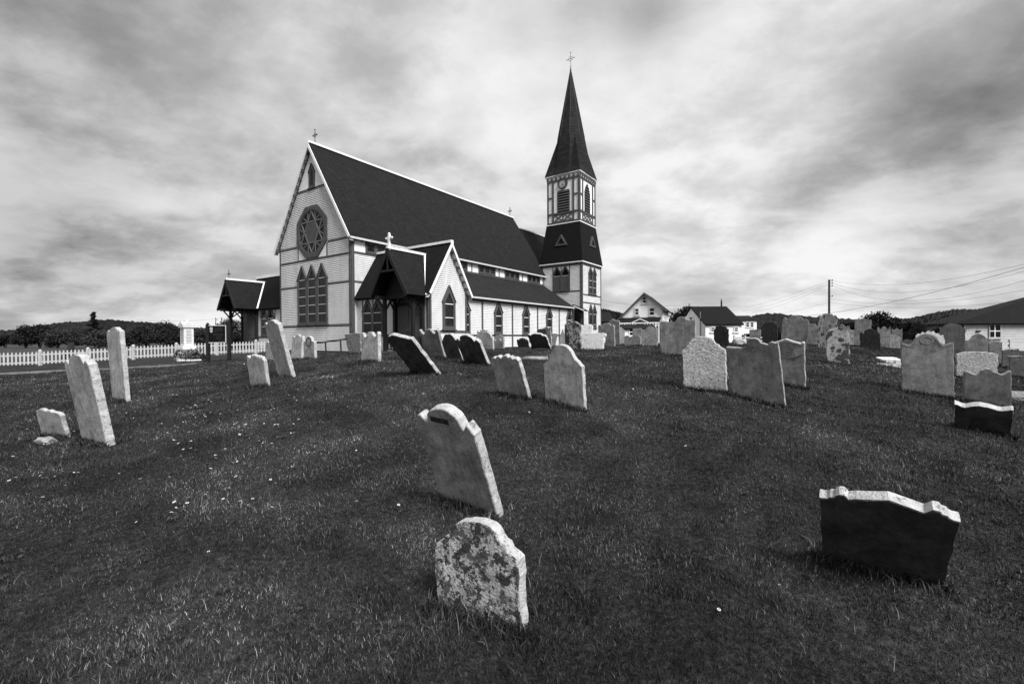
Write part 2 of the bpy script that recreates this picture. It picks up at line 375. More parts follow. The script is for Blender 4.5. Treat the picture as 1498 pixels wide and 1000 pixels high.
hill('hills', [(-400, 470), (-200, 478), (-60, 482), (0, 483.5), (50, 481), (72, 474), (90, 471), (110, 470.5), (140, 469), (158, 467), (180, 469), (215, 471), (240, 474), (262, 477), (300, 480), (340, 481), (420, 484), (520, 486)], 420, 130)
hill('hills', [(840, 452), (865, 448), (885, 452), (905, 456), (925, 462), (935, 463), (960, 467), (990, 470), (1020, 474)], 230, 60)
hill('hills', [(990, 474), (1040, 472), (1085, 468), (1098, 462), (1110, 459), (1128, 457.8), (1160, 460), (1185, 463), (1220, 465), (1262, 467), (1320, 466.5), (1345, 463), (1360, 458), (1378, 455), (1400, 452), (1430, 452), (1460, 453), (1500, 452), (1600, 450), (1800, 455), (2100, 460)], 380, 120)

# ------------------------------------------------------------------ THE CHURCH
PSI = R(34.676); CZ = -1.05
church = empty('church', (-10.485, 30.0, CZ), -PSI, label='white clapboard church with dark steep roofs, half-timber trim and tall broach spire', cat='church')
# local axes: x = outboard (b), y = along the nave (s), z up ; helper frames map (u, z, outward n)
def FS(s0):      # wall facing the front (-s), u = b
    return lambda u, z, n: (u, s0-n, z-CZ)
def FB(b0):      # wall facing outboard (+b), u = s
    return lambda u, z, n: (b0+n, u, z-CZ)
def FBn(b0):     # wall facing -b
    return lambda u, z, n: (b0-n, u, z-CZ)
def FSn(s0):
    return lambda u, z, n: (u, s0+n, z-CZ)
def L(b, s, z): return (b, s, z-CZ)
def span(poly, z):
    xs = []
    m = len(poly)
    for k in range(m):
        (x0, z0), (x1, z1) = poly[k], poly[(k+1) % m]
        if z0 == z1: continue
        if min(z0, z1)-1e-9 <= z <= max(z0, z1)+1e-9: xs.append(x0+(x1-x0)*(z-z0)/(z1-z0))
    return (min(xs), max(xs)) if xs else None
def clap(mb, poly, fr, step=.125, lap=.034):
    z0 = min(p[1] for p in poly); z1 = max(p[1] for p in poly); z = z0
    while z < z1-.02:
        zt = min(z+step, z1); a = span(poly, z+1e-4); b = span(poly, zt-1e-4)
        if a and b:
            mb.quad(fr(a[0], z, lap), fr(a[1], z, lap), fr(b[1], zt, .006), fr(b[0], zt, .006))
            mb.quad(fr(a[0], z, 0), fr(a[1], z, 0), fr(a[1], z, lap), fr(a[0], z, lap))
        z = zt
def wall(name, polys, fr, parent=church, lap=.045):
    mb = MB()
    for p in polys: clap(mb, p, fr, lap=lap)
    return mb.build(name, M['clap'], parent)
def board(mb, fr, a, b, w=.15, n0=.0, n1=.055):   # flat board between two (u,z) points
    a, b = Vector(a), Vector(b); d = (b-a).normalized(); p = Vector((-d.y, d.x))*w/2
    mb.prism([tuple(a-p), tuple(b-p), tuple(b+p), tuple(a+p)], fr, n0, n1)
def lancet(uc, w, zb, zs, za): return [(uc-w/2, zb), (uc+w/2, zb), (uc+w/2, zs), (uc, za), (uc-w/2, zs)]
def window(fr, poly, fw_=.13, bars=(), glass='glass', sill=True, n1=.10, pn=.052, hood=True, label=None, name='window', barmat='soffit'):
    inn = inset(poly, fw_); mb = MB(); mb.ring(poly, inn, fr, -.02, n1)
    if sill:
        (a, z), (b, _) = poly[0], poly[1]; mb.prism([(a-.06, z-.07), (b+.06, z-.07), (b+.06, z), (a-.06, z)], fr, 0, n1+.06)
        for x in (a+.06, b-.12): mb.prism([(x, z-.17), (x+.06, z-.17), (x+.06, z-.075), (x, z-.075)], fr, 0, n1+.02)
    if hood and len(poly) == 5:
        (ax, az), (cx, cz), (bx, bz) = poly[4], poly[3], poly[2]
        board(mb, fr, (ax-.03, az-.02), (cx, cz+.05), .05, .0, n1+.05); board(mb, fr, (cx, cz+.05), (bx+.03, bz-.02), .05, .0, n1+.053)
    o = mb.build(name, M['trim'], church)
    if label: o['label'] = label
    g = MB(); g.prism(inn, fr, pn, pn+.004); g.build('pane', M[glass], o)
    if bars:
        g = MB(); x0, x1 = inn[0][0], inn[1][0]
        for z in bars: g = MB(); g.prism([(x0, z-.022), (x1, z-.022), (x1, z+.022), (x0, z+.022)], fr, pn+.004, pn+.03); g.build('glazing_bar', M[barmat], o)
    return o

W = 8.62; CB = -W/2; ZB = -.82
ZR = 13.75; EO = .34; ZE = 6.60
slope = (ZR-ZE)/(W/2+EO)
zw = ZE+EO*slope                     # roof height over the wall face
fac = FS(0)
# west wall in clapboard, boards drawn behind the trim
wall('front_wall', [[(-W, ZB), (0, ZB), (0, zw), (CB+ (ZR-10.6-.12)/slope, 10.6), (CB-(ZR-10.6-.12)/slope, 10.6), (-W, zw)]], fac, lap=.05)
mb = MB(); hw = (ZR-10.6)/slope-.06; mb.prism([(CB-hw, 10.6), (CB+hw, 10.6), (CB, ZR-.15)], fac, 0, .03); mb.build('gable_panel', M['whitetrim'], church); mb = MB()
mb.prism([(-6.09, 5.66), (-5.0, 5.66), (-6.09, 7.0)], fac, .0, .042); mb.build('corner_panel', M['whitetrim'], church); mb = MB(); mb.prism([(-2.57, 5.66), (-2.57, 7.0), (-3.66, 5.66)], fac, .0, .042)
mb.build('corner_panel', M['whitetrim'], church)
mb = MB()                             # horizontal and vertical trim of the front
board(mb, fac, (-W, .90), (0, .90), .14, 0, .06); board(mb, fac, (-W, 3.76), (-6.17, 3.76), .13, 0, .06); board(mb, fac, (-2.5, 3.76), (0, 3.76), .13, 0, .06)
board(mb, fac, (-W, 5.60), (0, 5.60), .14, 0, .06); board(mb, fac, (-W, 6.64), (-6.1, 6.64), .14, 0, .06); board(mb, fac, (-2.5, 6.64), (0, 6.64), .14, 0, .06)
board(mb, fac, (CB-hw+.05, 10.55), (CB+hw-.05, 10.55), .15, 0, .06)
board(mb, fac, (-6.09, 5.67), (-6.09, 6.57), .11, 0, .057); board(mb, fac, (-2.57, 5.67), (-2.57, 6.57), .11, 0, .057)
mb.build('timber_framing', M['trim'], church)
for b0, b1 in ((-W, -W+.16), (-.16, .0)): mb = MB(); mb.prism([(b0, ZB), (b1, ZB), (b1, zw), (b0, zw)], fac, 0, .063); mb.build('corner_board', M['trim'], church)
# rose window
R_IN = 1.56; rc = (CB-.02, 7.52)
octo = [(rc[0]+x, rc[1]+z) for x, z in ((-.76, -1.80), (.76, -1.80), (1.82, -.80), (1.82, .80), (.76, 1.80), (-.76, 1.80), (-1.82, .80), (-1.82, -.80))]
mb = MB(); NS = 64
oo = []; ii = []
for k in range(NS):
    t = 2*math.pi*k/NS; d = Vector((math.cos(t), math.sin(t))); best = 9
    for j in range(8):
        p, q = Vector(octo[j])-Vector(rc), Vector(octo[(j+1) % 8])-Vector(rc); e = q-p; den = d.x*e.y-d.y*e.x
        if abs(den) < 1e-9: continue
        tt = (p.x*e.y-p.y*e.x)/den; ss = (p.x*d.y-p.y*d.x)/den
        if tt > 0 and -1e-6 <= ss <= 1+1e-6: best = min(best, tt)
    oo.append((rc[0]+d.x*best, rc[1]+d.y*best)); ii.append((rc[0]+d.x*R_IN, rc[1]+d.y*R_IN))
mb.ring(oo, ii, fac, -.02, .125)
i2 = [(rc[0]+(u-rc[0])*.94, rc[1]+(z-rc[1])*.94) for u, z in ii]; mb.ring(ii, i2, fac, 0, .10)
rose = mb.build('rose_window', M['trim'], church); rose['label'] = 'octagonal framed round window with star tracery'
g = MB(); g.prism(i2, fac, .054, .058); g.build('pane', M['glass'], rose)
g = MB(); P = lambda r, a: (rc[0]+r*math.sin(R(a)), rc[1]+r*math.cos(R(a)))
for a in range(0, 360, 60):
    board(g, fac, P(R_IN*.95, a), P(R_IN*.95, a+120), .085, .058, .098)
    for da in (-13, 13): board(g, fac, P(R_IN*.56, a+30), P(R_IN*.95, a+30+da), .06, .058, .09)
g.build('tracery', M['tracery'], rose)
g = MB(); g.prism([P(R_IN*.52, a) for a in range(30, 390, 60)][::-1], fac, .058, .08); g.build('centre_panel', M['doorpaint'], rose)
# triple lancets of the front
for k in range(3):
    uc = -6.17+1.217*(k+.5)
    window(fac, lancet(uc, 1.217, 1.0, 4.18, 5.16), .17, [z for z in (1.75, 2.37, 2.99, 3.61, 4.20)], 'glassdull', pn=.056, n1=.11)
window(fac, lancet(-4.28, .72, 10.63, 11.7, 12.28), .17, (), 'louver', n1=.08, name='gable_window')
g = MB()
for k in range(6): g.prism([(-4.45, 10.9+k*.16), (-4.11, 10.9+k*.16), (-4.11, 10.93+k*.16), (-4.45, 10.93+k*.16)], fac, .03, .07)
g.build('louvre', M['trim'], church)
# nave side walls (clerestory, south) and the hidden sides
LEN = 24.6
sb = FB(0)
wall('side_wall', [[(0, ZB), (.5, ZB), (.5, 5.6), (0, 5.6)], [(.18, 2.5), (3.2, 2.5), (3.2, 5.6), (.18, 5.6)]], sb)
mb = MB(); mb.box(-W, -.002, .02, LEN, ZB-CZ, ZE-CZ+.3); mb.build('nave_body', M['whitetrim'], church)
mb = MB(); mb.prism([(.0, ZB), (.22, ZB), (.22, 6.6), (.0, 6.6)], sb, 0, .06)
mb.prism([(.22, 5.60), (LEN, 5.60), (LEN, 5.74), (.22, 5.74)], sb, 0, .06)
mb.prism([(.22, 6.46), (LEN, 6.46), (LEN, 6.62), (.22, 6.62)], sb, 0, .06)
mb.prism([(.22, 3.68), (1.5, 3.68), (1.5, 3.81), (.22, 3.81)], sb, 0, .06)
mb.prism([(LEN-.15, 2.5), (LEN, 2.5), (LEN, 6.6), (LEN-.15, 6.6)], sb, 0, .065)
mb.build('clerestory_trim', M['trim'], church)
mb = MB(); mb.box(-.05, .05, .22, LEN, 5.74-CZ, 6.46-CZ); mb.build('clerestory_panel', M['whitetrim'], church)
s_ = 1.07
for bay in range(6):
    s0 = 1.07+bay*4.02
    for k in range(3):
        a = s0+k*.84+.02
        if a+.84 > LEN-.15: break
        poly = [(a, 5.74), (a+.84, 5.74), (a+.84, 6.46), (a, 6.46)]
        fr = FB(.05)
        mb = MB(); mb.ring(poly, inset(poly, .14), fr, 0, .05); o = mb.build('clerestory_window', M['trim'], church)
        g = MB(); g.prism(inset(poly, .14), fr, .005, .01); g.build('pane', M['glass' if (bay+k) % 3 == 0 or bay > 3 else 'glassdull'], o)
        g = MB(); c = a+.42
        for q in range(6):
            t0, t1 = math.pi*q/6, math.pi*(q+1)/6
            board(g, fr, (c+.2*math.cos(t0), 6.05+.2*math.sin(t0)), (c+.2*math.cos(t1), 6.05+.2*math.sin(t1)), .03, .01, .03)
        g.build('tracery', M['trim'], o)
    m0 = s0+3*.84+.56
    if m0 < LEN-.3:
        mb = MB(); mb.prism([(m0, 5.74), (m0+.12, 5.74), (m0+.12, 6.46), (m0, 6.46)], FB(.05), 0, .03); mb.build('clerestory_post', M['trim'], church)
# roofs -------------------------------------------------
def roofslab(name, p, m='roof', th=.12, parent=church, extra=None):
    """p = four points (b,s,z) : eave0, eave1, ridge1, ridge0"""
    P4 = [Vector(L(*q)) for q in p]; nrm_ = (P4[1]-P4[0]).cross(P4[3]-P4[0]).normalized()
    if nrm_.z < 0: nrm_ = -nrm_
    mb = MB(); top = [q for q in P4]; bot = [q-nrm_*th for q in P4]
    e = (P4[1]-P4[0]).normalized(); h = nrm_.cross(e)
    uv = [((q-P4[0]).dot(e), abs((q-P4[0]).dot(h))) for q in P4]
    mb.quad(*top, uv=uv)
    mb.quad(*bot[::-1])
    for k in range(4): mb.quad(top[k], bot[k], bot[(k+1) % 4], top[(k+1) % 4])
    me = mb; o = None
    mesh = bpy.data.meshes.new(name); mesh.from_pydata(me.v, [], me.f); mesh.materials.append(M[m])
    ul = mesh.uv_layers.new(name='UVMap')
    for k, li in enumerate(mesh.polygons[0].loop_indices): ul.data[li].uv = uv[k]
    mesh.update(); o = bpy.data.objects.new(name, mesh); COL.objects.link(o); o.parent = parent
    return o
S0, S1 = -.31, 25.0
roofslab('nave_roof', [(EO, S0, ZE), (EO, S1, ZE), (CB, S1, ZR), (CB, S0, ZR)])
roofslab('nave_roof', [(-W-EO, S1, ZE), (-W-EO, S0, ZE), (CB, S0, ZR), (CB, S1, ZR)])
def strip(name, a, b, w, h, m='whitetrim', lift=.0):
    mb = MB(); A, B = Vector(L(*a)), Vector(L(*b)); A.z += lift; B.z += lift; mb.bar(A, B, w, h); return mb.build(name, M[m], church)
strip('ridge_cap', (CB, S0-.02, ZR), (CB, S1+.02, ZR), .26, .14, lift=.03)
def barge(b0, z0, b1, z1, s, w=.26, t=.05, m='whitetrim', drop=.14):
    mb = MB(); fr = FS(s); d = Vector((b1-b0, z1-z0)).normalized(); p = Vector((d.y, -d.x)); p = p if p.y < 0 else -p
    A, B = Vector((b0, z0)), Vector((b1, z1))
    mb.prism([tuple(A), tuple(B), tuple(B+p*w), tuple(A+p*w)], fr, 0, t); return mb.build('bargeboard', M[m], church)
barge(EO, ZE, CB, ZR, S0, .17); barge(-W-EO, ZE, CB, ZR, S0-.003, .24)
# lookout brackets and soffit under the front overhang
mb = MB(); sf = MB()
for side in (1, -1):
    for k in range(13):
        q = (k+.7)/13.4; b = CB+side*(W/2+EO)*(1-q); z = ZE+(ZR-ZE)*q-.20
        mb.box(b-.05, b+.05, S0+.05, -.02, z-CZ-.22, z-CZ-.02)
    d = 1 if side > 0 else -1
    sf.quad(L(CB+side*(W/2+EO-.02), S0+.01, ZE-.26), L(CB, S0+.01, ZR-.29), L(CB, -.01, ZR-.29), L(CB+side*(W/2+EO-.02), -.01, ZE-.26))
mb.build('bracket', M['trim'], church); sf.build('soffit', M['soffit'], church)
mb = MB()                             # frieze moulding on the rake
for side in (1, -1): board(mb, fac, (CB+side*W/2, zw-.28), (CB, ZR-.32), .10, .0, .07)
mb.build('rake_trim', M['trim'], church)
# side eave: fascia, rafter tails
mb = MB(); mb.box(EO-.03, EO+.05, S0, S1, ZE-CZ-.13, ZE-CZ+.0); mb.build('eave_fascia', M['soffit'], church)
mb = MB()
for k in range(40): mb.box(.06, EO-.04, .2+k*.62, .30+k*.62, ZE-CZ-.18, ZE-CZ-.02)
mb.build('rafter_tail', M['trim'], church)
# chancel beyond
roofslab('chancel_roof', [(-.1, S1, 6.6), (-.1, 32.0, 6.6), (CB, 32.0, 12.83), (CB, S1, 12.83)])
roofslab('chancel_roof', [(-W+.1, 32.0, 6.6), (-W+.1, S1, 6.6), (CB, S1, 12.83), (CB, 32.0, 12.83)])
strip('ridge_cap', (CB, S1, 12.83), (CB, 32.1, 12.83), .26, .13, lift=.03)
mb = MB(); mb.box(-W+.4, -.4, LEN, 31.6, ZB-CZ, 6.7-CZ); mb.prism([(-W+.4, 6.7), (-.4, 6.7), (CB, 12.7)], FSn(31.5), -.1, .1)
mb.prism([(-W, ZE), (0, ZE), (CB, ZR-.2)], FSn(24.7), -.1, .12); mb.build('chancel_wall', M['whitetrim'], church)
mb = MB(); mb.prism([(-W+.1, ZE+.6), (-.1, ZE+.6), (CB, ZR-.25)], FS(.05), -.2, .0); mb.build('gable_backing', M['whitetrim'], church)

# aisle -------------------------------------------------
AB, ABE, AZE, AZT = 3.75, 4.12, 3.04, 5.60
A0, A1, AE = 3.7, 24.05, 23.75
roofslab('aisle_roof', [(ABE, 3.2, AZE), (ABE, AE, AZE+.03), (.07, 24.6, AZT), (.07, 3.2, AZT)], 'roofa')
for q in (0,):
    mb = MB(); mb.box(ABE-.02, ABE+.05, 4.0, AE, AZE-CZ-.12, AZE-CZ+.0); mb.build('aisle_fascia', M['soffit'], church)
mb = MB(); n_sc = 62                  # scalloped valance under the eave
for k in range(n_sc):
    c = 4.1+(k+.5)*(AE-4.1)/n_sc; w_ = (AE-4.1)/n_sc/2
    pts = [(c-w_, AZE-.12), (c+w_, AZE-.12)]+[(c+w_*math.cos(t), AZE-.20-.11*math.sin(t)) for t in np.linspace(0, math.pi, 6)]
    mb.prism(pts[::-1], FB(ABE-.30), 0, .03)
mb.build('scalloped_valance', M['trim'], church)
ab = FB(AB)
wall('aisle_wall', [[(A0, ZB+.05), (A1, ZB+.05), (A1, AZE+.15), (A0, AZE+.15)]], ab)
mb = MB(); mb.box(0, AB-.004, A0, A1, ZB-CZ, AZE-CZ+.1); mb.build('aisle_body', M['whitetrim'], church)
mb = MB(); mb.prism([(A0, .11), (A1, .11), (A1, .25), (A0, .25)], ab, 0, .06)
mb.prism([(A0, AZE-.1), (A1, AZE-.1), (A1, AZE+.1), (A0, AZE+.1)], ab, 0, .05)
for s in (8.97, 13.03, 17.08, 21.15, A1-.06): mb.prism([(s-.09, ZB+.05), (s+.09, ZB+.05), (s+.09, AZE), (s-.09, AZE)], ab, 0, .07)
mb.build('aisle_trim', M['trim'], church)
for i, s in enumerate((6.93, 11.02, 15.1, 19.15, 23.2)):
    window(ab, lancet(s, 1.12 if i < 4 else 1.05, .26, 1.97, 2.90), .2, (.95, 1.72), 'glassdull', name='aisle_window', barmat='whitetrim')
    if i: pass

# gabled wings with open timber porches (south one and its twin on the north)
def wing(sign, BW, sw, sc, ZRw, hwid, bin_, pb, ps0, pz, post_s, posts, zeave, phw, lan, door):
    """sign +1 south, -1 north. BW = gable wall b, sw = front wall s, sc = ridge s"""
    q = lambda b: b
    fr = FS(sw)
    se, so_ = sw-.30, 2*sc-sw
    sl = (ZRw-zeave)/(sc-se); bo = BW+sign*.31
    lo, hi = min(bin_, BW), max(bin_, BW)
    wall('wing_wall', [[(lo, ZB+.05), (hi, ZB+.05), (hi, zeave+.3), (lo, zeave+.3)]], fr)
    gf = FB(BW) if sign > 0 else FBn(BW)
    wall('wing_gable_wall', [[(sw, ZB+.05), (so_, ZB+.05), (so_, zeave+.3*sl), (sc, ZRw-.12), (sw, zeave+.3*sl)]], gf)
    mb = MB(); mb.box(lo+.003, hi-.003, sw+.003, so_, ZB-CZ, zeave-CZ+.3)
    fb_ = (FB(BW-.25) if sign > 0 else FBn(BW+.25)); mb.prism([(sw+.01, zeave), (so_-.01, zeave), (sc, ZRw-.2)], fb_, 0, .24); mb.build('wing_body', M['whitetrim'], church)
    roofslab('wing_roof', [(bin_, se, zeave), (bo, se, zeave), (bo, sc, ZRw), (bin_, sc, ZRw)], 'roof2')
    roofslab('wing_roof', [(bo, 2*sc-se, zeave), (bin_, 2*sc-se, zeave), (bin_, sc, ZRw), (bo, sc, ZRw)], 'roof')
    strip('ridge_cap', (bin_, sc, ZRw), (bo+sign*.04, sc, ZRw), .24, .15 if sign > 0 else .24, lift=.03 if sign > 0 else .08)
    mb = MB()
    for e in (se, 2*sc-se):
        A, B = Vector((e, zeave)), Vector((sc, ZRw)); d = (B-A).normalized(); p = Vector((d.y, -d.x)); p = p if p.y < 0 else -p
        ff = (lambda n_: (lambda u, z, n: (bo+sign*(n+n_), u, z-CZ)))(0 if e == se else .003)
        mb.prism([tuple(A), tuple(B), tuple(B+p*.15), tuple(A+p*.15)], ff, 0, .05)
    mb.build('bargeboard', M['whitetrim'], church)
    mb = MB(); sfm = MB()
    for sd_ in (1, -1):
        for k in range(7):
            t = (k+.8)/7.6; s = sc+sd_*(sc-se)*(1-t); z = zeave+(ZRw-zeave)*t-.24
            mb.box(min(BW, bo)+.01, max(BW, bo)-.02, s-.05, s+.05, z-CZ-.14, z-CZ)
        sfm.quad(L(BW, sc+sd_*(sc-se), zeave-.27), L(BW, sc, ZRw-.29), L(bo-sign*.01, sc, ZRw-.29), L(bo-sign*.01, sc+sd_*(sc-se), zeave-.27))
    mb.build('bracket', M['trim'], church); sfm.build('soffit', M['soffit'], church)
    mb = MB()
    mb.prism([(lo, .08), (hi, .08), (hi, .24), (lo, .24)], fr, 0, .06); mb.prism([(lo, zeave-.12), (hi, zeave-.12), (hi, zeave+.1), (lo, zeave+.1)], fr, 0, .06)
    mb.prism([(sw, .30), (so_, .30), (so_, .44), (sw, .44)], gf, 0, .06)
    for s in (sw+.07, so_-.07): mb.prism([(s-.07, ZB+.05), (s+.07, ZB+.05), (s+.07, zeave+.2), (s-.07, zeave+.2)], gf, 0, .066)
    e = BW-sign*.08; mb.prism([(e-.08, ZB+.05), (e+.08, ZB+.05), (e+.08, zeave+.1), (e-.08, zeave+.1)], fr, 0, .066)
    mb.build('wing_trim', M['trim'], church)
    window(gf, lancet(sc-.02, 1.12, .52, 2.18, 3.12), .19, (1.22, 2.05), 'glassdull', name='wing_window', barmat='whitetrim')
    # twin lancets beside the porch
    for c in lan: window(fr, lancet(c, .98, .28, 1.75, 2.46), .12, (.98, 1.62), 'glass', sill=False, name='porch_side_window')
    mb = MB()
    for c in (lan[0]-.55, (lan[0]+lan[1])/2, lan[1]+.55): mb.prism([(c-.05, .24), (c+.05, .24), (c+.05, 2.5), (c-.05, 2.5)], fr, 0, .05)
    mb.build('window_post', M['trim'], church)
    # double door with its dark surround
    a, b = door
    mb = MB(); poly = [(a, ZB), (b, ZB), (b, 2.1), ((a+b)/2, 3.4), (a, 2.1)]; mb.prism(poly, fr, 0, .07); mb.build('door_surround', M['darkwood'], church)
    mid = (a+b)/2
    for x0, x1 in ((a+.13, mid-.02), (mid+.02, b-.13)):
        mb = MB(); mb.prism([(x0, ZB+.05), (x1, ZB+.05), (x1, 1.92), (x0, 1.92)], fr, .07, .10)
        for k in range(1, 5):
            x = x0+(x1-x0)*k/5; mb.prism([(x-.008, ZB+.1), (x+.008, ZB+.1), (x+.008, 1.9), (x-.008, 1.9)], fr, .1, .108)
        o = mb.build('door', M['doorpaint'], church)
        g = MB()
        for z in (-.45, 1.35):
            xx = (x0, x0+.45) if x0 < mid-.3 else (x1-.45, x1); g.prism([(xx[0], z-.025), (xx[1], z-.025), (xx[1], z+.025), (xx[0], z+.025)], fr, .105, .125)
        g.build('hinge', M['iron'], o)
        if x0 > mid-.1 or True:
            g = MB(); hx = x1-.1 if x0 < mid-.3 else x0+.1; g.tube(fr(hx, .34, .1), fr(hx, .34, .16), .035); g.bar(fr(hx-.1, .34, .15), fr(hx+.04, .34, .15), .02, .03); g.build('handle', M['iron'], o)
    mb = MB(); mb.prism([(a+.25, 2.12), (b-.25, 2.12), (mid, 3.2)], fr, .07, .09); mb.build('transom', M['doorpaint'], church)
    # porch: roof, ridge, posts, beams, braces, floor, rail
    pl_, pr_ = pb-phw, pb+phw; zpe = 2.42; ks = (pz-zpe)/phw
    sback_r = sc-(ZRw-pz)/sl+.05; sback_e = sw-.30+(zpe-zeave)/sl if zpe > zeave else sw-.28
    for sgn in (-1, 1):
        eb = pb+sgn*phw
        p4 = [(eb, ps0, zpe), (eb, max(se, se+(zpe-zeave)/sl), zpe), (pb, sback_r, pz), (pb, ps0, pz)]
        roofslab('porch_roof', p4, 'roof' if sgn*sign > 0 or sgn > 0 else 'roof2', .09)
    strip('ridge_cap', (pb, ps0-.02, pz), (pb, sback_r, pz), .2, .14, lift=.03)
    # white valley flashing
    mb = MB(); A = Vector(L(pb+.02, sback_r-.04, pz+.02)); B = Vector(L(pb+phw, max(se, se+(zpe-zeave)/sl)+.02, zpe+.05)); mb.bar(A, B, .12, .08); mb.build('valley_flashing', M['whitetrim'], church)
    mb = MB(); ff = FS(ps0)
    for sgn in (-1, 1):
        A, B = Vector((pb+sgn*phw, zpe)), Vector((pb, pz)); d = (B-A).normalized(); p = Vector((d.y, -d.x)); p = p if p.y < 0 else -p
        fz = (lambda k_: (lambda u, z, n: (u, ps0-n-k_, z-CZ)))(0 if sgn < 0 else .003)
        mb.prism([tuple(A), tuple(B), tuple(B+p*.2), tuple(A+p*.2)], fz, -.01, .05)
    zc_ = pz-1.30; hwc = 1.30/ks-.05; board(mb, ff, (pb-hwc, zc_), (pb+hwc, zc_), .12, -.06, .02); board(mb, ff, (pb, zc_), (pb, pz-.1), .10, -.05, .025)
    mb.build('porch_gable_frame', M['darkwood'], church)
    p0, p1 = posts
    mb = MB(); mb.prism([(p0-.1, zpe-.1), (p1+.1, zpe-.1), (pb+.35, zc_+.1), (pb-.35, zc_+.1)], FS(post_s+.1), 0, .05); mb.build('porch_gable_board', M['darkwood'], church)
    for b in (p0, p1):
        for s in (post_s, sw-.12):
            mb = MB(); mb.box(b-.09, b+.09, s-.09, s+.09, ZB-CZ, 2.3-CZ); mb.build('porch_post', M['darkwood'], church)
    mb = MB()
    for b in (p0, p1):
        mb.box(b-.10, b+.10, ps0+.12, sw, 2.3-CZ, 2.48-CZ)
        mb.bar(L(b, post_s-.02, 1.72), L(b, post_s-.52, 2.3), .09, .09); mb.bar(L(b, post_s+.02, 1.75), L(b, sw-.3, 2.3), .08, .08)
        mb.bar(L(b, sw-.2, 1.72), L(b, post_s+.35, 2.3), .08, .08)
    mb.box(p0-.3, p1+.3, post_s-.08, post_s+.08, 2.32-CZ, 2.52-CZ)
    mb.bar(L(p0, post_s, 1.55), L(p0+.62, post_s, 2.33), .09, .09); mb.bar(L(p1, post_s, 1.55), L(p1-.62, post_s, 2.33), .09, .09)
    mb.build('porch_beam', M['darkwood'], church)
    for b in (p0, p1):
        mb = MB(); mb.box(b-.03, b+.03, post_s+.1, sw-.2, .0-CZ, .08-CZ); mb.box(b-.03, b+.03, post_s+.1, sw-.2, -.72-CZ, -.66-CZ)
        for k in range(3):
            s = post_s+.2+k*(sw-post_s-.4)/2; mb.box(b-.025, b+.025, s-.04, s+.04, -.68-CZ, .02-CZ)
        mb.build('porch_rail', M['darkwood'], church)
    mb = MB(); mb.box(p0-.25, p1+.25, post_s-.3, sw+.02, -1.15-CZ, ZB-CZ+.02); mb.build('porch_floor', M['concrete'], church)
    return sback_r
wing(1, 6.6, .45, 2.10, 5.80, 1.65, 0.0, 5.0, -1.22, 5.14, -.43, (3.8, 6.2), 2.60, 1.68, (1.15, 2.12), (3.92, 6.08))
wing(-1, -15.5, .45, 1.85, 5.30, 1.4, -W, -14.1, -1.48, 4.80, -.60, (-15.35, -12.95), 2.42, 1.60, (-11.84, -10.80), (-15.2, -13.1))
# foundations
mb = MB(); mb.box(-W+.03, -.03, .03, 1.0, -1.4-CZ, ZB-CZ+.06); mb.box(1, AB-.05, A0, A1, -1.4-CZ, ZB-CZ+.06); mb.box(.2, 6.5, .55, 3.7, -1.4-CZ, ZB-CZ+.06)
mb.box(-15.4, -W, .55, 3.1, -1.4-CZ, ZB-CZ+.06); mb.build('foundation', M['concrete'], church)

# tower -------------------------------------------------
LAM = 1.0222
def T(s, b, z): return LAM*(s+18.70)-18.70, LAM*(b-25.69)+25.69, LAM*z
def Ts(s): return LAM*(s+18.70)-18.70
def Tb(b): return LAM*(b-25.69)+25.69
def Tz(z): return LAM*z
tS, tB = Ts(23.66), Tb(5.04); tw = 4.70*LAM; tcS, tcB = tS+tw/2, tB-tw/2
# frames in measured units
def TF(s0): 
    return lambda u, z, n: (Tb(u), Ts(s0)-n, Tz(z)-CZ)
def TR(b0):
    return lambda u, z, n: (Tb(b0)+n, Ts(u), Tz(z)-CZ)
tf, tr = TF(23.66), TR(5.04)
wall('tower_wall', [[(.34, -.75), (5.04, -.75), (5.04, 7.5), (.34, 7.5)]], tf); wall('tower_wall', [[(23.66, -.75), (28.36, -.75), (28.36, 7.5), (23.66, 7.5)]], tr)
mb = MB(); mb.box(tB-tw, tB-.003, tS+.003, tS+tw, -1.3-CZ, Tz(7.6)-CZ); mb.build('tower_body', M['whitetrim'], church)
mb = MB()
for f, a, b in ((tf, .34, 5.04), (tr, 23.66, 28.36)):
    mb.prism([(a, -.75), (a+.16, -.75), (a+.16, 7.5), (a, 7.5)], f, 0, .07); mb.prism([(b-.16, -.75), (b, -.75), (b, 7.5), (b-.16, 7.5)], f, 0, .07)
    mb.prism([(a, 7.36), (b, 7.36), (b, 7.56), (a, 7.56)], f, 0, .06)
mb.prism([(.34, 4.66), (5.04, 4.66), (5.04, 4.78), (.34, 4.78)], tf, 0, .06)
mb.prism([(23.66, 4.30), (28.36, 4.30), (28.36, 4.42), (23.66, 4.42)], tr, 0, .06); mb.prism([(23.66, 3.48), (28.36, 3.48), (28.36, 3.60), (23.66, 3.60)], tr, 0, .06)
mb.build('tower_trim', M['trim'], church)
for c in (2.23, 3.20): window(tf, lancet(c, .98, 4.80, 6.65, 7.36), .13, (6.36,), 'glass', name='tower_window')
for c in (2.23, 3.20):
    mb = MB(); mb.prism([(c-.36, 4.93), (c+.36, 4.93), (c+.36, 6.28), (c-.36, 6.28)], tf, .052, .07); mb.build('window_panel', M['doorpaint'], church)
mb = MB()
for c in (1.73, 2.715, 3.70): mb.prism([(c-.04, 4.8), (c+.04, 4.8), (c+.04, 7.4), (c-.04, 7.4)], tf, 0, .07)
mb.build('window_post', M['trim'], church)
for c in (25.58, 26.54): window(tr, lancet(c, .95, 4.48, 6.60, 7.28), .13, (5.2, 5.9), 'glassdull', name='tower_window')
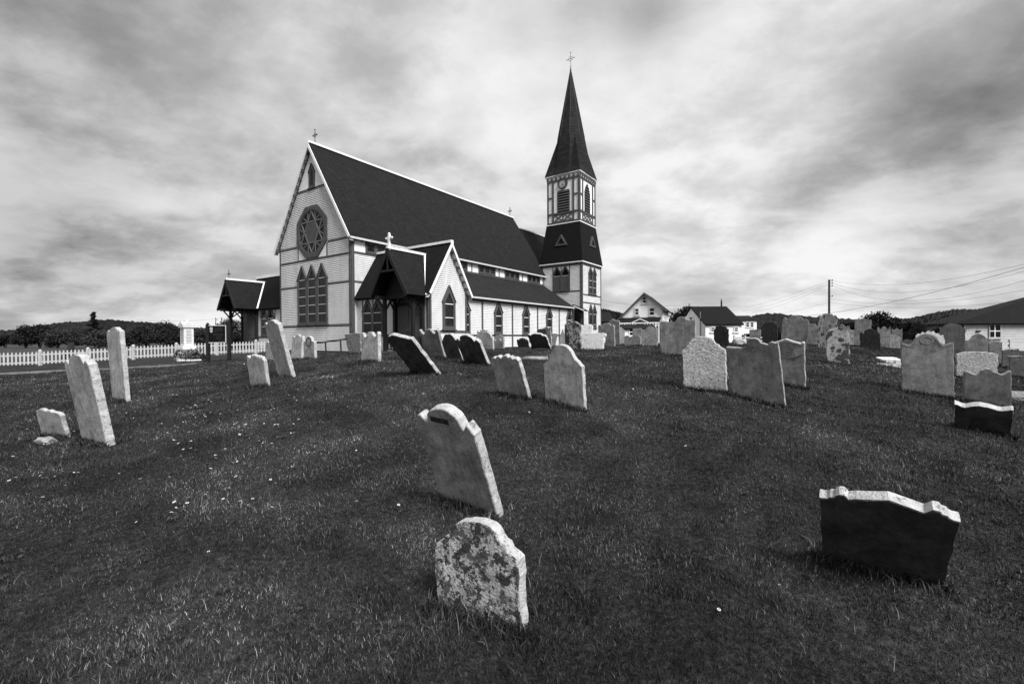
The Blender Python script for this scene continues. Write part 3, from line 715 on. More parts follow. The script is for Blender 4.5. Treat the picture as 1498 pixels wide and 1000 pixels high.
for c in (25.58, 26.54): window(tr, lancet(c, .95, .95, 2.55, 3.36), .15, (1.3, 2.4), 'glassdull', name='tower_window')
mb = MB(); mb.prism([(25.2, 1.0), (26.9, 1.0), (26.9, 1.0+.12), (25.2, 1.12)], tr, 0, .08); mb.build('window_sill', M['trim'], church)
def square_frustum(name, m, c, h0, z0, h1, z1, th=0):
    mb = MB(); P0 = [Vector(L(c[0]+x*h0, c[1]+y*h0, z0)) for x, y in ((-1, -1), (1, -1), (1, 1), (-1, 1))]; P1 = [Vector(L(c[0]+x*h1, c[1]+y*h1, z1)) for x, y in ((-1, -1), (1, -1), (1, 1), (-1, 1))]
    for k in range(4):
        j = (k+1) % 4; sl = (P1[k]-P0[k]).length; mb.quad(P0[k], P0[j], P1[j], P1[k], uv=[(0, 0), (2*h0, 0), (h0+h1, sl), (h0-h1, sl)])
    mb.quad(*P1)
    mesh = bpy.data.meshes.new(name); mesh.from_pydata(mb.v, [], mb.f); mesh.materials.append(M[m]); ul = mesh.uv_layers.new(name='UVMap')
    for fi, uv in mb.uv.items():
        for k, li in enumerate(mesh.polygons[fi].loop_indices): ul.data[li].uv = uv[k]
    mesh.update(); o = bpy.data.objects.new(name, mesh); COL.objects.link(o); o.parent = church; return o
def collar(name, h, z0, z1, m='whitetrim'):
    mb = MB(); mb.box(tcB-h, tcB+h, tcS-h, tcS+h, z0-CZ, z1-CZ); return mb.build(name, M[m], church)
hs = tw/2+.18*LAM
collar('tower_cornice', hs+.02, Tz(7.62), Tz(7.72))
mb = MB()
for k in range(11):
    x = tcB-tw/2+.15+k*(tw-.3)/10; mb.box(x-.05, x+.05, tS-.17, tS, Tz(7.46)-CZ, Tz(7.61)-CZ); mb.build('cornice_bracket', M['trim'], church); mb = MB()
    y = tS+.15+k*(tw-.3)/10; mb.box(tB, tB+.17, y-.05, y+.05, Tz(7.46)-CZ, Tz(7.61)-CZ); mb.build('cornice_bracket', M['trim'], church); mb = MB()
hb = 3.82*LAM/2
square_frustum('skirt_roof', 'roof2', (tcB, tcS), hs, Tz(7.72), hb+.06, Tz(11.88))
collar('belfry_base_moulding', hb+.10, Tz(11.86), Tz(11.96))
collar('belfry_core', hb-.004, Tz(11.9), Tz(17.0), 'whitetrim')
# triangular vents on the skirt roof
def vent(f, uc, dn):
    out_ = [(uc-.75, 9.55), (uc+.75, 9.55), (uc, 10.7)]; mb = MB(); mb.ring(out_, inset(out_, .17), f, dn-.35, dn+.12); o = mb.build('triangular_vent', M['trim'], church)
    g = MB(); g.prism(inset(out_, .16), f, dn-.3, dn-.0); g.build('pane', M['louver'], o)
vent(TF(23.88), 2.66, .12); vent(TR(4.82), 26.4, .12)
# belfry faces
bf, br_ = TF(24.10), TR(4.60)
def belfry(f, a, b, clock):
    m = (a+b)/2; U = lambda x: x      # a..b = 3.8 wide
    mb = MB()
    for x, w_ in ((a, .17), (a+.60, .20), (b-.80, .20), (b-.17, .17)): mb.prism([(x, 12.0), (x+w_, 12.0), (x+w_, 16.5), (x, 16.5)], f, 0, .08)
    mb.prism([(a, 16.42), (b, 16.42), (b, 16.6), (a, 16.6)], f, 0, .09); mb.prism([(a, 12.0), (b, 12.0), (b, 12.14), (a, 12.14)], f, 0, .09)
    mb.prism([(a, 12.95), (b, 12.95), (b, 13.12), (a, 13.12)], f, 0, .10)
    for x0, x1 in ((a+.17, a+.6), (b-.6, b-.17)): mb.prism([(x0, 14.72), (x1, 14.72), (x1, 14.86), (x0, 14.86)], f, 0, .075)
    x0, x1 = a+.80, b-.80; xm = (x0+x1)/2
    board(mb, f, (x0, 12.9), (x1, 12.9), .12, 0, .07); board(mb, f, (xm, 12.1), (xm, 13.0), .12, 0, .07); board(mb, f, (x0, 12.2), (x1, 12.2), .12, 0, .072)
    for p, q in ((x0, xm), (xm, x1)):
        board(mb, f, (p, 12.2), (q, 12.9), .12, 0, .066); board(mb, f, (p, 12.9), (q, 12.2), .12, 0, .062)
    mb.build('belfry_trim', M['trim'], church)
    mb = MB()
    if clock:
        c = 2.76; poly = [(2.02, 13.14), (3.49, 13.14), (3.49, 15.28), (3.38, 15.42), (2.13, 15.42), (2.02, 15.28)]
    else:
        c = 25.95; poly = [(c-.68, 13.14), (c+.68, 13.14), (c+.68, 15.2), (c+.42, 15.8), (c, 16.24), (c-.42, 15.8), (c-.68, 15.2)]
    mb.prism(poly, f, 0, .02); o = mb.build('belfry_opening', M['louver'], church)
    g = MB(); z = 13.3
    while z < 16.1:
        sp = span(poly, z+.04)
        if sp and sp[1]-sp[0] > .15: g.quad(f(sp[0]+.03, z, .09), f(sp[1]-.03, z, .09), f(sp[1]-.03, z+.10, .03), f(sp[0]+.03, z+.10, .03)); g.quad(f(sp[0]+.03, z-.03, .09), f(sp[1]-.03, z-.03, .09), f(sp[1]-.03, z, .09), f(sp[0]+.03, z, .09))
        z += .275
    g.build('louvre_blade', M['trim'], o)
    if clock:
        cz = 16.08; cb = 2.70
        circ = lambda r, n=36: [(cb+r*math.cos(2*math.pi*k/n), cz+r*math.sin(2*math.pi*k/n)) for k in range(n)]
        g = MB(); g.ring(circ(.56), circ(.43), f, 0, .16); ck = g.build('clock', M['iron'], church)
        g = MB(); g.prism(circ(.435), f, 0, .10); g.build('clock_face', M['clockface'], ck)
        g = MB()
        for k in range(12):
            t = 2*math.pi*k/12; d = Vector((math.sin(t), math.cos(t))); board(g, f, tuple(Vector((cb, cz))+d*.29), tuple(Vector((cb, cz))+d*.41), .045 if k % 3 else .065, .10, .108)
        g.build('hour_mark', M['iron'], ck)
        g = MB()
        for a_, l_, w_ in ((155, .30, .05), (215, .20, .06)):
            d = Vector((math.sin(R(a_)), math.cos(R(a_)))); board(g, f, (cb, cz), tuple(Vector((cb, cz))+d*l_), w_, .11, .118)
        g.build('clock_hand', M['iron'], ck)
M['clockface'] = mat('pale_clock_face', .38, .46, 5, .5, 0)
belfry(bf, .82, 4.62, True); belfry(br_, 24.10, 27.92, False)
# diamond lattice in the white side strips of the belfry is too fine to see; cornice with dentils
mb = MB()
for k in range(8):
    x = tcB-hb+.1+k*(2*hb-.2)/7.0; mb.box(x-.08, x+.08, tcS-hb-.15, tcS-hb-.0, Tz(16.62)-CZ, Tz(16.86)-CZ); mb.build('cornice_bracket', M['trim'], church); mb = MB()
    y = tcS-hb+.1+k*(2*hb-.2)/7.0; mb.box(tcB+hb, tcB+hb+.15, y-.08, y+.08, Tz(16.62)-CZ, Tz(16.86)-CZ); mb.build('cornice_bracket', M['trim'], church); mb = MB()
collar('belfry_cornice', hb+.17, Tz(17.0), Tz(17.10))
# broach spire: straight octagon with four corner broaches
def spire():
    z0, z1 = Tz(17.10), Tz(28.93); h = hb+.19; A0_ = h; c = (tcB, tcS); zt = Tz(21.4)
    mb = MB(); n = 8
    def octp(z, flare=0):
        a = A0_*(z1-z)/(z1-z0)+.03; r = a/math.cos(math.pi/8); return [Vector(L(c[0]+r*math.cos(math.pi/8+math.pi/4*k), c[1]+r*math.sin(math.pi/8+math.pi/4*k), z)) for k in range(8)]
    lv = [z0, z0+2, zt, z0+7, z0+9.5, z1]
    for a, b in zip(lv[:-1], lv[1:]):
        p, q = octp(a), octp(b)
        for k in range(8):
            j = (k+1) % 8; w0 = (p[j]-p[k]).length; w1 = (q[j]-q[k]).length
            mb.quad(p[k], p[j], q[j], q[k], uv=[(-w0/2, a), (w0/2, a), (w1/2, b), (-w1/2, b)])
    for sx, sy in ((1, 1), (1, -1), (-1, 1), (-1, -1)):
        a_ = A0_; tt = math.tan(math.pi/8)*a_
        corner = Vector(L(c[0]+sx*h, c[1]+sy*h, z0)); p = Vector(L(c[0]+sx*h, c[1]+sy*tt, z0)); q = Vector(L(c[0]+sx*tt, c[1]+sy*h, z0))
        at_ = (A0_*(z1-zt)/(z1-z0)+.05)/math.sqrt(2); apex = Vector(L(c[0]+sx*at_, c[1]+sy*at_, zt))
        mb.quad(corner, p, apex, uv=[(0, z0), (1, z0), (.5, zt)]); mb.quad(corner, q, apex, uv=[(0, z0), (1, z0), (.5, zt)])
    mesh = bpy.data.meshes.new('spire'); mesh.from_pydata(mb.v, [], mb.f); mesh.materials.append(M['spire']); ul = mesh.uv_layers.new(name='UVMap')
    for fi, uv in mb.uv.items():
        for k, li in enumerate(mesh.polygons[fi].loop_indices): ul.data[li].uv = uv[k]
    mesh.update(); o = bpy.data.objects.new('spire', mesh); COL.objects.link(o); o.parent = church
    mb = MB(); pr_ = [octp(z0+.0), octp(z1-.05)]
    for k in range(8): mb.bar(octp(zt)[k], octp(z1-.3)[k], .035, .035)
    mb.build('hip_roll', M['trim'], o)
    return c, z1
spc, spz = spire()
def cross(name, c, z, H, style, m, rot=0):
    """crosses: ring = wrought ring cross, plain = solid latin, flory = ornate"""
    mb = MB(); x, y = c; P = lambda u, w: L(x+u, y, z+w)
    if style == 'plain':
        mb.box(x-.06, x+.06, y-.06, y+.06, z-.1-CZ, z+H-CZ); mb.box(x-.23, x+.23, y-.05, y+.05, z+H*.62-CZ, z+H*.62+.13-CZ)
        for u, w in ((-.23, H*.62+.065), (.23, H*.62+.065), (0, H)): mb.lathe(L(x+u, y, z+w-.07), [(.03, 0), (.085, .07), (.03, .14)], 8)
    else:
        r = .022 if style == 'ring' else .028
        cz_ = H*.62; mb.tube(P(0, -.15), P(0, H), r, r*.8); mb.tube(P(-H*.24, cz_), P(H*.24, cz_), r, r)
        for u, w in ((0, H), (-H*.24, cz_), (H*.24, cz_), (0, cz_)): mb.lathe(L(x+u, y, z+w-.06), [(.015, 0), (.065, .06), (.015, .12)], 8)
        RR = H*.14
        for k in range(16):
            t0, t1 = 2*math.pi*k/16, 2*math.pi*(k+1)/16; mb.tube(P(RR*math.cos(t0), cz_+RR*math.sin(t0)), P(RR*math.cos(t1), cz_+RR*math.sin(t1)), r*.8, r*.8, 6)
        if style == 'flory':
            for a in range(0, 360, 90):
                d = Vector((math.cos(R(a)), math.sin(R(a))))
                for e in (-1, 1):
                    q = d*H*.19; t_ = Vector((-d.y, d.x))*e*H*.06; mb.tube(P(q.x, cz_+q.y), P(q.x+t_.x+d.x*.06, cz_+q.y+t_.y+d.y*.06), r, r*.6, 6)
            mb.lathe(L(x, y, z+H*.2-.05), [(.02, 0), (.07, .05), (.02, .1)], 8)
        if style == 'ring': mb.tube(P(-.16, H*.17), P(.16, H*.17), .015, .015); mb.lathe(L(x, y, z-.2), [(.10, 0), (.06, .3), (.02, .45)], 8)
    return mb.build(name, m, church)
cross('spire_cross', spc, spz, 1.85, 'ring', M['iron'])
cross('gable_cross', (CB, .25), ZR+.05, 1.0, 'flory', M['leadmetal'])
cross('ridge_cross', (CB, 24.4), ZR+.05, 1.0, 'flory', M['iron'])
cross('porch_cross', (5.0, -1.08), 5.14, .82, 'plain', M['whitetrim'])
cross('porch_cross', (-14.1, -1.25), 4.80, .75, 'flory', M['leadmetal'])
# little lean-to porch in the corner of aisle and tower
roofslab('lean_to_roof', [(5.25, 23.80, 2.70), (5.25, 24.75, 2.70), (3.9, 24.75, 3.35), (3.9, 23.80, 3.35)], 'roof', .08)
mb = MB(); mb.bar(L(4.1, 23.78, 3.18), L(5.25, 23.78, 2.66), .04, .10); mb.build('bargeboard', M['whitetrim'], church)
mb = MB(); mb.box(3.80, 4.5, 24.45, 24.58, ZB-CZ, 2.9-CZ); mb.build('lean_to_door', M['darkwood'], church)
mb = MB(); mb.box(4.95, 5.08, 23.9, 24.03, -1.0-CZ, 2.75-CZ); mb.bar(L(4.95, 23.96, 1.9), L(4.2, 23.96, 2.8), .08, .08); mb.build('lean_to_post', M['darkwood'], church)

STONES = [
('A',-0.20,2.47,28.0,0.0,3.0,0.35,0.54,0.09,0.165,0.02,'arch','lichen','blotchy lichen-covered round-shouldered headstone, nearest to the front in the middle of the grass'),
('B',-0.37,3.80,35.9,-24.4,-2.9,0.78,0.60,0.09,0.189,0.07,'ears','pale','leaning slab with small dark slot under its arch, just behind the lichen-blotched one'),
('DR',2.32,2.89,36.3,-38.8,-0.6,0.66,0.61,0.07,0.097,0.02,'scroll','dark','wide headstone tipped far forward at the right front, pale edge over black face'),
('Cbig',0.72,6.33,35.1,-7.2,-0.5,0.57,0.60,0.09,0.287,-0.01,'bell','pale','upright pale bell-topped headstone standing alone on the slope in front of the church aisle'),
('D',0.03,6.80,36.9,-21.6,2.0,0.58,0.52,0.08,0.079,0.05,'lobes','pale','leaning headstone with knobbly scrolled top, left of the bell-topped upright one'),
('E',3.07,7.31,35.0,1.4,1.9,0.67,0.65,0.08,0.220,-0.09,'arch','rough','bright pitted round-topped headstone beside a smooth darker one on the right slope'),
('F',3.61,6.71,39.1,-10.5,4.2,0.85,0.68,0.08,0.108,0.04,'swoop','mid','smooth darker grey headstone with raised flat crest, right of the pitted bright one'),
('G',4.88,8.11,38.5,-13.9,0.1,0.76,0.54,0.08,0.094,0.00,'peak','pale','gable-topped headstone with carved round medallion, partly behind the smooth dark grey one'),
('H',7.35,8.10,35.0,1.9,0.7,0.93,0.70,0.10,0.167,-0.01,'serp','mid','broad headstone with carved scroll top and pale round patch on its face, right side'),
('I',8.03,7.73,33.3,-9.3,3.0,0.57,0.57,0.09,0.071,-0.02,'scallop','mid','low scalloped headstone behind the fallen-forward one at the right edge'),
('J',6.42,6.26,44.0,-34.3,-1.2,0.40,0.55,0.10,0.052,-0.03,'wave','darkgrey','tipped headstone with bright wavy top edge and black rough face at the right edge'),
('L1',-5.49,6.00,25.5,-8.4,2.9,1.04,0.63,0.10,0.147,0.00,'ears','pale','tall thick leaning slab with arched top, front left of the grass'),
('L2',-7.72,8.98,27.6,-2.6,2.3,1.35,0.53,0.09,0.102,0.13,'ears','pale','tall narrow slab with cracked arched top standing before the picket fence'),
('L3',-6.46,6.44,16.5,-11.8,-2.9,0.37,0.50,0.06,0.030,0.00,'flatc','pale','short broken-off headstone stump leaning at the far left'),
('L4',-4.99,9.02,28.0,-9.1,-0.7,0.54,0.53,0.08,0.103,0.05,'lobes','pale','small crumbling headstone with lumpy top below the tall leaning slab near the church'),
('L5',-5.02,10.12,32.5,-14.6,0.2,1.19,0.53,0.10,0.102,0.07,'ears','pale','tall leaning slab overlapping the left corner of the church front'),
('L6',-8.00,15.11,34.6,0.5,-0.1,0.63,0.50,0.09,0.030,0.00,'flatc','pale','pale low headstone mostly hidden behind the tall leaning slab near the church'),
('L7',-6.28,13.29,33.2,6.2,1.7,0.67,0.51,0.09,0.092,-0.05,'lobes3','pale','pale three-lobed headstone before the church front, left of its arched neighbour'),
('L8',-5.81,13.11,33.0,-0.9,0.1,0.50,0.51,0.09,0.164,-0.00,'archsmall','pale','pale arched headstone before the church front at the end of the handrail'),
('L9',-4.61,13.42,32.4,-6.3,2.7,0.60,0.62,0.10,0.030,0.00,'flat','speck','speckled squat headstone wider at its top, at the right end of the handrail'),
('L10',-3.31,10.63,34.7,1.4,0.8,0.61,0.60,0.10,0.100,0.00,'crown','pale','pale upright headstone with two scooped shoulders in front of the porch'),
('C1',-1.64,8.59,33.8,-43.4,2.7,0.85,0.66,0.08,0.133,0.02,'onearch','dark','dark slab leaning far to the left with bright edge, in front of the church porch'),
('C2',-1.82,10.83,35.5,-19.5,0.2,0.64,0.62,0.08,0.090,0.01,'crown','mid','grey headstone with scalloped top leaning left beside the side porch gable'),
('C3',-1.29,10.26,42.4,-19.0,2.9,0.45,0.52,0.08,0.162,0.08,'round','dark','dark round-topped headstone leaning left, partly hidden by a larger dark one'),
('C4',-0.76,9.69,37.4,-31.5,-1.2,0.53,0.64,0.09,0.178,-0.02,'ears','darkgrey','large dark round-topped headstone leaning left with bright right edge'),
('C5a',-0.94,15.11,34.6,2.1,1.4,0.53,0.60,0.09,0.158,0.01,'lobes','pale','rearmost of three nested arched headstones by the church aisle, lobed top'),
('C5b',-0.85,14.74,35.2,-4.1,-0.1,0.44,0.59,0.09,0.165,0.05,'round','pale','middle of three nested arched headstones by the church aisle'),
('C5c',-0.84,15.01,35.8,-1.9,0.2,0.30,0.53,0.09,0.108,0.01,'round','mid','front and lowest of three nested arched headstones by the church aisle'),
('C6a',-0.57,19.51,34.6,6.2,4.6,0.51,0.50,0.09,0.087,0.04,'broken','speck','broken ornate speckled headstone right behind a three-pointed one by the aisle wall'),
('C6b',-0.56,18.88,34.6,2.0,1.4,0.35,0.50,0.09,0.078,0.01,'crown','mid','three-pointed grey headstone right of the nested arched ones'),
('C7',0.48,18.20,35.0,-19.5,3.4,0.31,0.55,0.09,0.139,0.10,'lobes','dark','small black headstone leaning beside a larger black one under the aisle windows'),
('C8',1.01,15.64,37.2,-37.7,-4.1,0.59,0.74,0.09,0.109,0.06,'ears','dark','wide black headstone with bright arched rim leaning left under the aisle windows'),
('C9a',1.42,21.43,34.3,-3.3,0.9,0.82,0.51,0.09,0.041,-0.03,'round','dark','dark headstone peeping from behind a grey arched one under the aisle windows'),
('C9b',1.77,23.32,34.7,-3.4,2.4,0.91,0.55,0.09,0.078,0.06,'archsmall','mid','grey arched headstone rising behind the wide black bright-rimmed one'),
('C10',3.39,38.58,34.9,9.6,-9.2,1.16,0.45,0.09,0.030,0.00,'flat','speck','narrow dark headstone leaning right behind the black bright-rimmed one'),
('C11',2.71,24.60,35.0,5.2,1.5,0.66,0.42,0.09,0.284,-0.13,'bell','pale','pale pointed headstone left of the dark lichened one'),
('C12',1.84,13.90,38.3,-4.1,-1.0,0.78,0.54,0.09,0.091,0.00,'arch','lichendark','dark lichen-stained round-shouldered headstone in the middle row before the tower'),
('C13a',2.75,17.55,34.8,16.4,0.5,0.84,0.52,0.09,0.149,0.05,'lobes','white','tilted white speckled headstone behind a broken white block'),
('C13b',2.45,14.22,34.4,11.1,-1.0,0.56,0.78,0.12,0.030,0.00,'flat','white','broken white speckled headstone block leaning back right of the dark lichened one'),
('C14',3.77,18.27,33.2,-2.3,0.6,0.80,0.68,0.09,0.137,0.01,'ears','mid','grey round-shouldered headstone with a crack across it, right of the tower foot'),
('C15',5.64,25.21,34.5,-6.5,-1.5,1.26,0.61,0.09,0.143,-0.14,'peakl','mid','tall grey peaked headstone directly behind the cracked round-shouldered one'),
('C16',5.58,21.21,34.1,2.7,2.5,0.38,0.78,0.09,0.105,-0.20,'twin','mid','low twin-humped double headstone in front of the gabled house'),
('C17',7.96,29.12,35.2,11.3,4.5,1.05,0.61,0.09,0.030,0.00,'flatc','mid','flat-topped headstone behind the low twin-humped one'),
('C18',5.85,19.50,35.6,12.3,4.9,0.74,0.65,0.09,0.116,0.08,'serp','mid','grey headstone with shallow pointed crest in front of the gabled house'),
('C19',4.24,11.74,33.8,-0.4,0.6,0.90,0.88,0.10,0.103,0.17,'swoop','mid','large broad grey headstone left of the pitted bright one, in front of the garage'),
('R2',7.79,17.06,36.0,-10.1,-0.6,0.64,0.51,0.09,0.144,-0.02,'round','bark','black bark-like round-topped headstone rising behind the pitted bright one'),
('R4',15.05,28.38,34.3,1.5,0.5,0.97,0.61,0.09,0.030,0.00,'flat','mid','pale flat headstone before the small far house'),
('R5',11.29,20.07,35.3,-6.2,-0.7,0.83,0.59,0.09,0.137,0.01,'round','bark','solid black headstone standing left of the tall grey shouldered one'),
('R8',11.04,17.98,34.5,-3.2,-4.5,0.98,0.89,0.09,0.181,-0.03,'ears','mid','wide tall grey headstone tapering upward in the back row on the right'),
('R9',12.95,19.96,34.8,0.9,0.1,0.85,0.59,0.09,0.100,-0.04,'flatc','mid','plain grey headstone tucked behind the wide tall one'),
('R10',11.85,17.22,34.6,0.0,-0.1,1.19,0.60,0.09,0.129,0.01,'ears','streak','tall pale headstone with black streaks down its face, in front of the utility pole'),
('R11',7.85,11.04,34.1,3.4,-0.2,0.71,0.46,0.10,0.186,-0.00,'half','spots','round-topped headstone with large dark round lichen spots'),
('R12',17.48,24.30,34.6,0.0,-1.2,1.12,0.64,0.09,0.144,-0.03,'swoop','mid','grey headstone with stepped top behind the lichen-spotted one'),
('R12b',17.72,24.06,34.5,1.7,-0.0,0.92,0.45,0.09,0.077,0.11,'flatc','pale','pale headstone showing between the lichen-spotted one and a tall gabled one'),
('R13',15.51,20.28,34.6,2.0,-1.0,1.17,0.59,0.09,0.093,-0.02,'peak','mid','tall gable-topped headstone with square corners in the back row'),
('R14',14.11,18.03,33.7,-8.4,3.4,0.58,0.63,0.09,0.218,0.04,'ears','bark','black smooth headstone in front of the tall gable-topped one'),
('R15',16.60,20.47,33.7,6.2,-1.4,0.91,0.47,0.09,0.106,-0.01,'crown','mid','grey crowned headstone in the back row right of the black smooth one'),
('R16',31.43,37.47,35.3,-2.4,-0.5,1.41,0.59,0.09,0.121,-0.00,'lobes3','mid','farthest small three-lobed headstone in the right back row'),
('R17',20.04,24.12,34.6,0.3,-3.6,0.75,0.54,0.09,0.143,-0.08,'peakl','pale','small pale pointed headstone right of the black smooth one'),
('R19',14.28,15.65,31.8,18.4,-3.6,0.80,0.74,0.09,0.235,0.03,'broken','rough','pale rough-topped headstone just behind the broad scroll-topped one'),
('R20',16.16,16.84,34.4,1.2,-1.5,1.01,0.69,0.09,0.207,-0.02,'half2','darkgrey','tall dark arched headstone with little corner balls, in front of the white clapboard house'),
('R21',16.97,16.61,32.6,26.7,-1.9,0.83,0.87,0.09,0.231,0.04,'serp','darkgrey','wide grey arched headstone below the clapboard house window'),
('R22',10.71,10.56,32.0,-1.5,-0.5,0.58,0.69,0.09,0.064,0.00,'slight','rough','low wide speckled headstone behind the scalloped low one'),
('R25',15.56,14.29,28.6,-15.6,5.7,0.61,0.37,0.09,0.020,0.11,'broken','speck','ragged speckled headstone at the right edge'),
('R26',13.21,11.98,23.6,-4.2,2.5,0.58,0.29,0.09,0.030,0.00,'flat','darkgrey','small square dark headstone at the right edge'),
('R27',16.16,15.30,26.4,-1.2,1.0,0.74,0.33,0.09,0.051,0.15,'half','mid','narrow round headstone beside the wide grey arched one at the right'),
('R28',22.80,27.14,34.6,1.1,0.0,1.28,0.49,0.09,0.107,0.00,'crown','mid','small far headstone left of the broad scroll-topped one'),
('R29',21.27,24.64,34.3,6.3,-2.6,0.58,0.51,0.09,0.122,-0.04,'round','dark','small dark round headstone behind the left shoulder of the broad scroll-topped one')]

# ------------------------------------------------------------------ HEADSTONES
def arc(u0, u1, v0, v1, n=14, p=.5): # half-ellipse from (u0,v0) over the crest v1 to (u1,v0)
    c, a = (u0+u1)/2, (u1-u0)/2
    return [(c-a*math.cos(math.pi*k/n), v0+(v1-v0)*math.sin(math.pi*k/n)) for k in range(n+1)]
PROF = {
 'arch': lambda: [(-.5, 0), (-.45, .10), (-.38, .20), (-.35, .36), (-.31, .42)]+arc(-.30, .30, .42, 1)[1:-1]+[(.31, .42), (.36, .36), (.39, .18), (.46, .06), (.5, -.04)],
 'ears': lambda: [(-.5, 0), (-.48, .25), (-.43, .50), (-.385, .54), (-.35, .36), (-.32, .22), (-.30, .26)]+arc(-.29, .29, .28, 1)[1:-1]+[(.30, .22), (.32, .13), (.345, .24), (.37, .37), (.40, .41), (.43, .33), (.46, .17), (.48, .06), (.5, 0)],
 'scroll': lambda: [(-.5, .15), (-.44, .17), (-.42, .40), (-.39, .42), (-.38, .62), (-.35, .80), (-.31, .80), (-.29, .60), (-.28, .42), (-.22, .60), (-.1, .85), (.0, 1), (.1, .80), (.26, .42), (.28, .62), (.31, .80), (.36, .78), (.38, .55), (.41, .45), (.42, .30), (.45, .16), (.5, .12)],
 'bell': lambda: [(-.5, 0), (-.44, .06), (-.36, .22), (-.31, .45), (-.26, .62), (-.2, .8), (-.12, .93), (-.04, .99), (.05, .99), (.13, .93), (.2, .8), (.25, .64), (.29, .48), (.34, .3), (.4, .2), (.46, .05), (.5, -.02)],
 'lobes': lambda: [(-.5, .1)]+arc(-.48, -.3, .2, .75, 6)+arc(-.28, -.12, .5, .95, 6)[1:]+arc(-.11, .13, .75, 1.08, 7)[1:]+arc(.14, .28, .45, .85, 6)[1:]+arc(.3, .47, .15, .6, 6)[1:]+[(.5, 0)],
 'lobes3': lambda: [(-.5, 0), (-.47, .4), (-.42, .5), (-.36, .3), (-.3, .25), (-.22, .4)]+arc(-.18, .18, .5, 1, 8)+[(.22, .35), (.3, .2), (.36, .3), (.42, .5), (.47, .4), (.5, 0)],
 'archsmall': lambda: [(-.5, 0), (-.42, .15), (-.32, .12), (-.27, .2)]+arc(-.26, .26, .3, 1)+[(.27, .2), (.32, .12), (.42, .15), (.5, 0)],
 'crown': lambda: [(-.5, .3), (-.46, .75), (-.42, .6), (-.36, .0), (-.29, -.4), (-.22, -.15), (-.17, .3), (-.1, .75), (0, .9), (.1, .75), (.17, .3), (.22, -.15), (.29, -.4), (.36, .0), (.42, .6), (.46, .8), (.5, .3)],
 'flat': lambda: [(-.5, 0), (-.2, .25), (.1, .1), (.3, .3), (.5, 0)],
 'flatc': lambda: [(-.5, .2), (-.3, 1), (0, .7), (.2, .4), (.38, .3), (.45, -.3), (.5, -1.2)],
 'slight': lambda: arc(-.5, .5, 0, 1, 14),
 'onearch': lambda: [(-.5, -.1), (-.47, .05)]+[(-.44, .3), (-.40, .6), (-.33, .85), (-.24, .98), (-.14, 1.02), (-.02, .95), (.1, .75), (.2, .5), (.28, .3), (.36, .22), (.44, .24), (.5, .15)],
 'round': lambda: [(-.5, -.2), (-.49, 0), (-.42, .1)]+arc(-.40, .40, .1, 1)+[(.42, .1), (.49, 0), (.5, -.2)],
 'half': lambda: arc(-.5, .5, -.2, 1, 18),
 'half2': lambda: [(-.5, 0), (-.5, .25), (-.46, .32), (-.42, .25), (-.42, .1)]+arc(-.40, .40, .1, 1)+[(.42, .1), (.42, .25), (.46, .32), (.5, .25), (.5, 0)],
 'swoop': lambda: [(-.5, 0), (-.4, -.02), (-.3, -.15), (-.22, -.28), (-.15, -.1), (-.12, .35), (-.11, .8), (-.05, .97), (.06, 1), (.12, .8), (.16, .35), (.24, .12), (.30, -.02), (.33, .22), (.37, .36), (.41, .25), (.44, .12), (.5, .2)],
 'peak': lambda: [(-.5, .0), (-.5, .22), (-.46, .36), (-.41, .22), (-.4, .16), (-.2, .6), (0, 1), (.2, .6), (.4, .16), (.41, .22), (.46, .36), (.5, .22), (.5, 0)],
 'peakl': lambda: [(-.5, 0), (-.46, .2), (-.4, .25), (-.3, .5), (-.14, 1), (.1, .72), (.3, .45), (.42, .3), (.5, .1)],
 'serp': lambda: [(-.5, .05), (-.44, -.05), (-.38, -.18), (-.31, -.15), (-.26, .05), (-.23, .35), (-.18, .65), (-.1, .9), (0, 1), (.1, .9), (.18, .65), (.23, .35), (.26, .05), (.31, -.15), (.38, -.18), (.44, -.05), (.5, .05)],
 'scallop': lambda: [(-.5, .2), (-.44, .45), (-.38, .2), (-.30, -.35), (-.22, -.4), (-.14, .0), (-.1, .5), (0, 1), (.1, .9), (.16, .3), (.24, -.1), (.32, -.45), (.4, -.2), (.46, .3), (.5, .2)],
 'wave': lambda: [(-.5, .9), (-.44, .8), (-.38, .3), (-.3, .2), (-.18, .7), (-.04, 1), (.1, .8), (.24, .1), (.32, -.1), (.4, .3), (.46, .6), (.5, .5)],
 'twin': lambda: arc(-.5, -.02, -.1, 1, 9)+[(0, .2)]+arc(.02, .5, -.1, .9, 9),
 'broken': lambda: [(-.5, .1), (-.44, .5), (-.36, .35), (-.3, .8), (-.2, .6), (-.1, 1), (.0, .75), (.1, .95), (.18, .5), (.27, .7), (.36, .2), (.43, .4), (.5, -.1)],
}
def resample(pts, ds):
    res = [pts[0]]
    for a, b in zip(pts[:-1], pts[1:]):
        L_ = math.hypot(b[0]-a[0], b[1]-a[1]); k = max(1, int(L_/ds))
        for i in range(1, k+1): res.append((a[0]+(b[0]-a[0])*i/k, a[1]+(b[1]-a[1])*i/k))
    return res
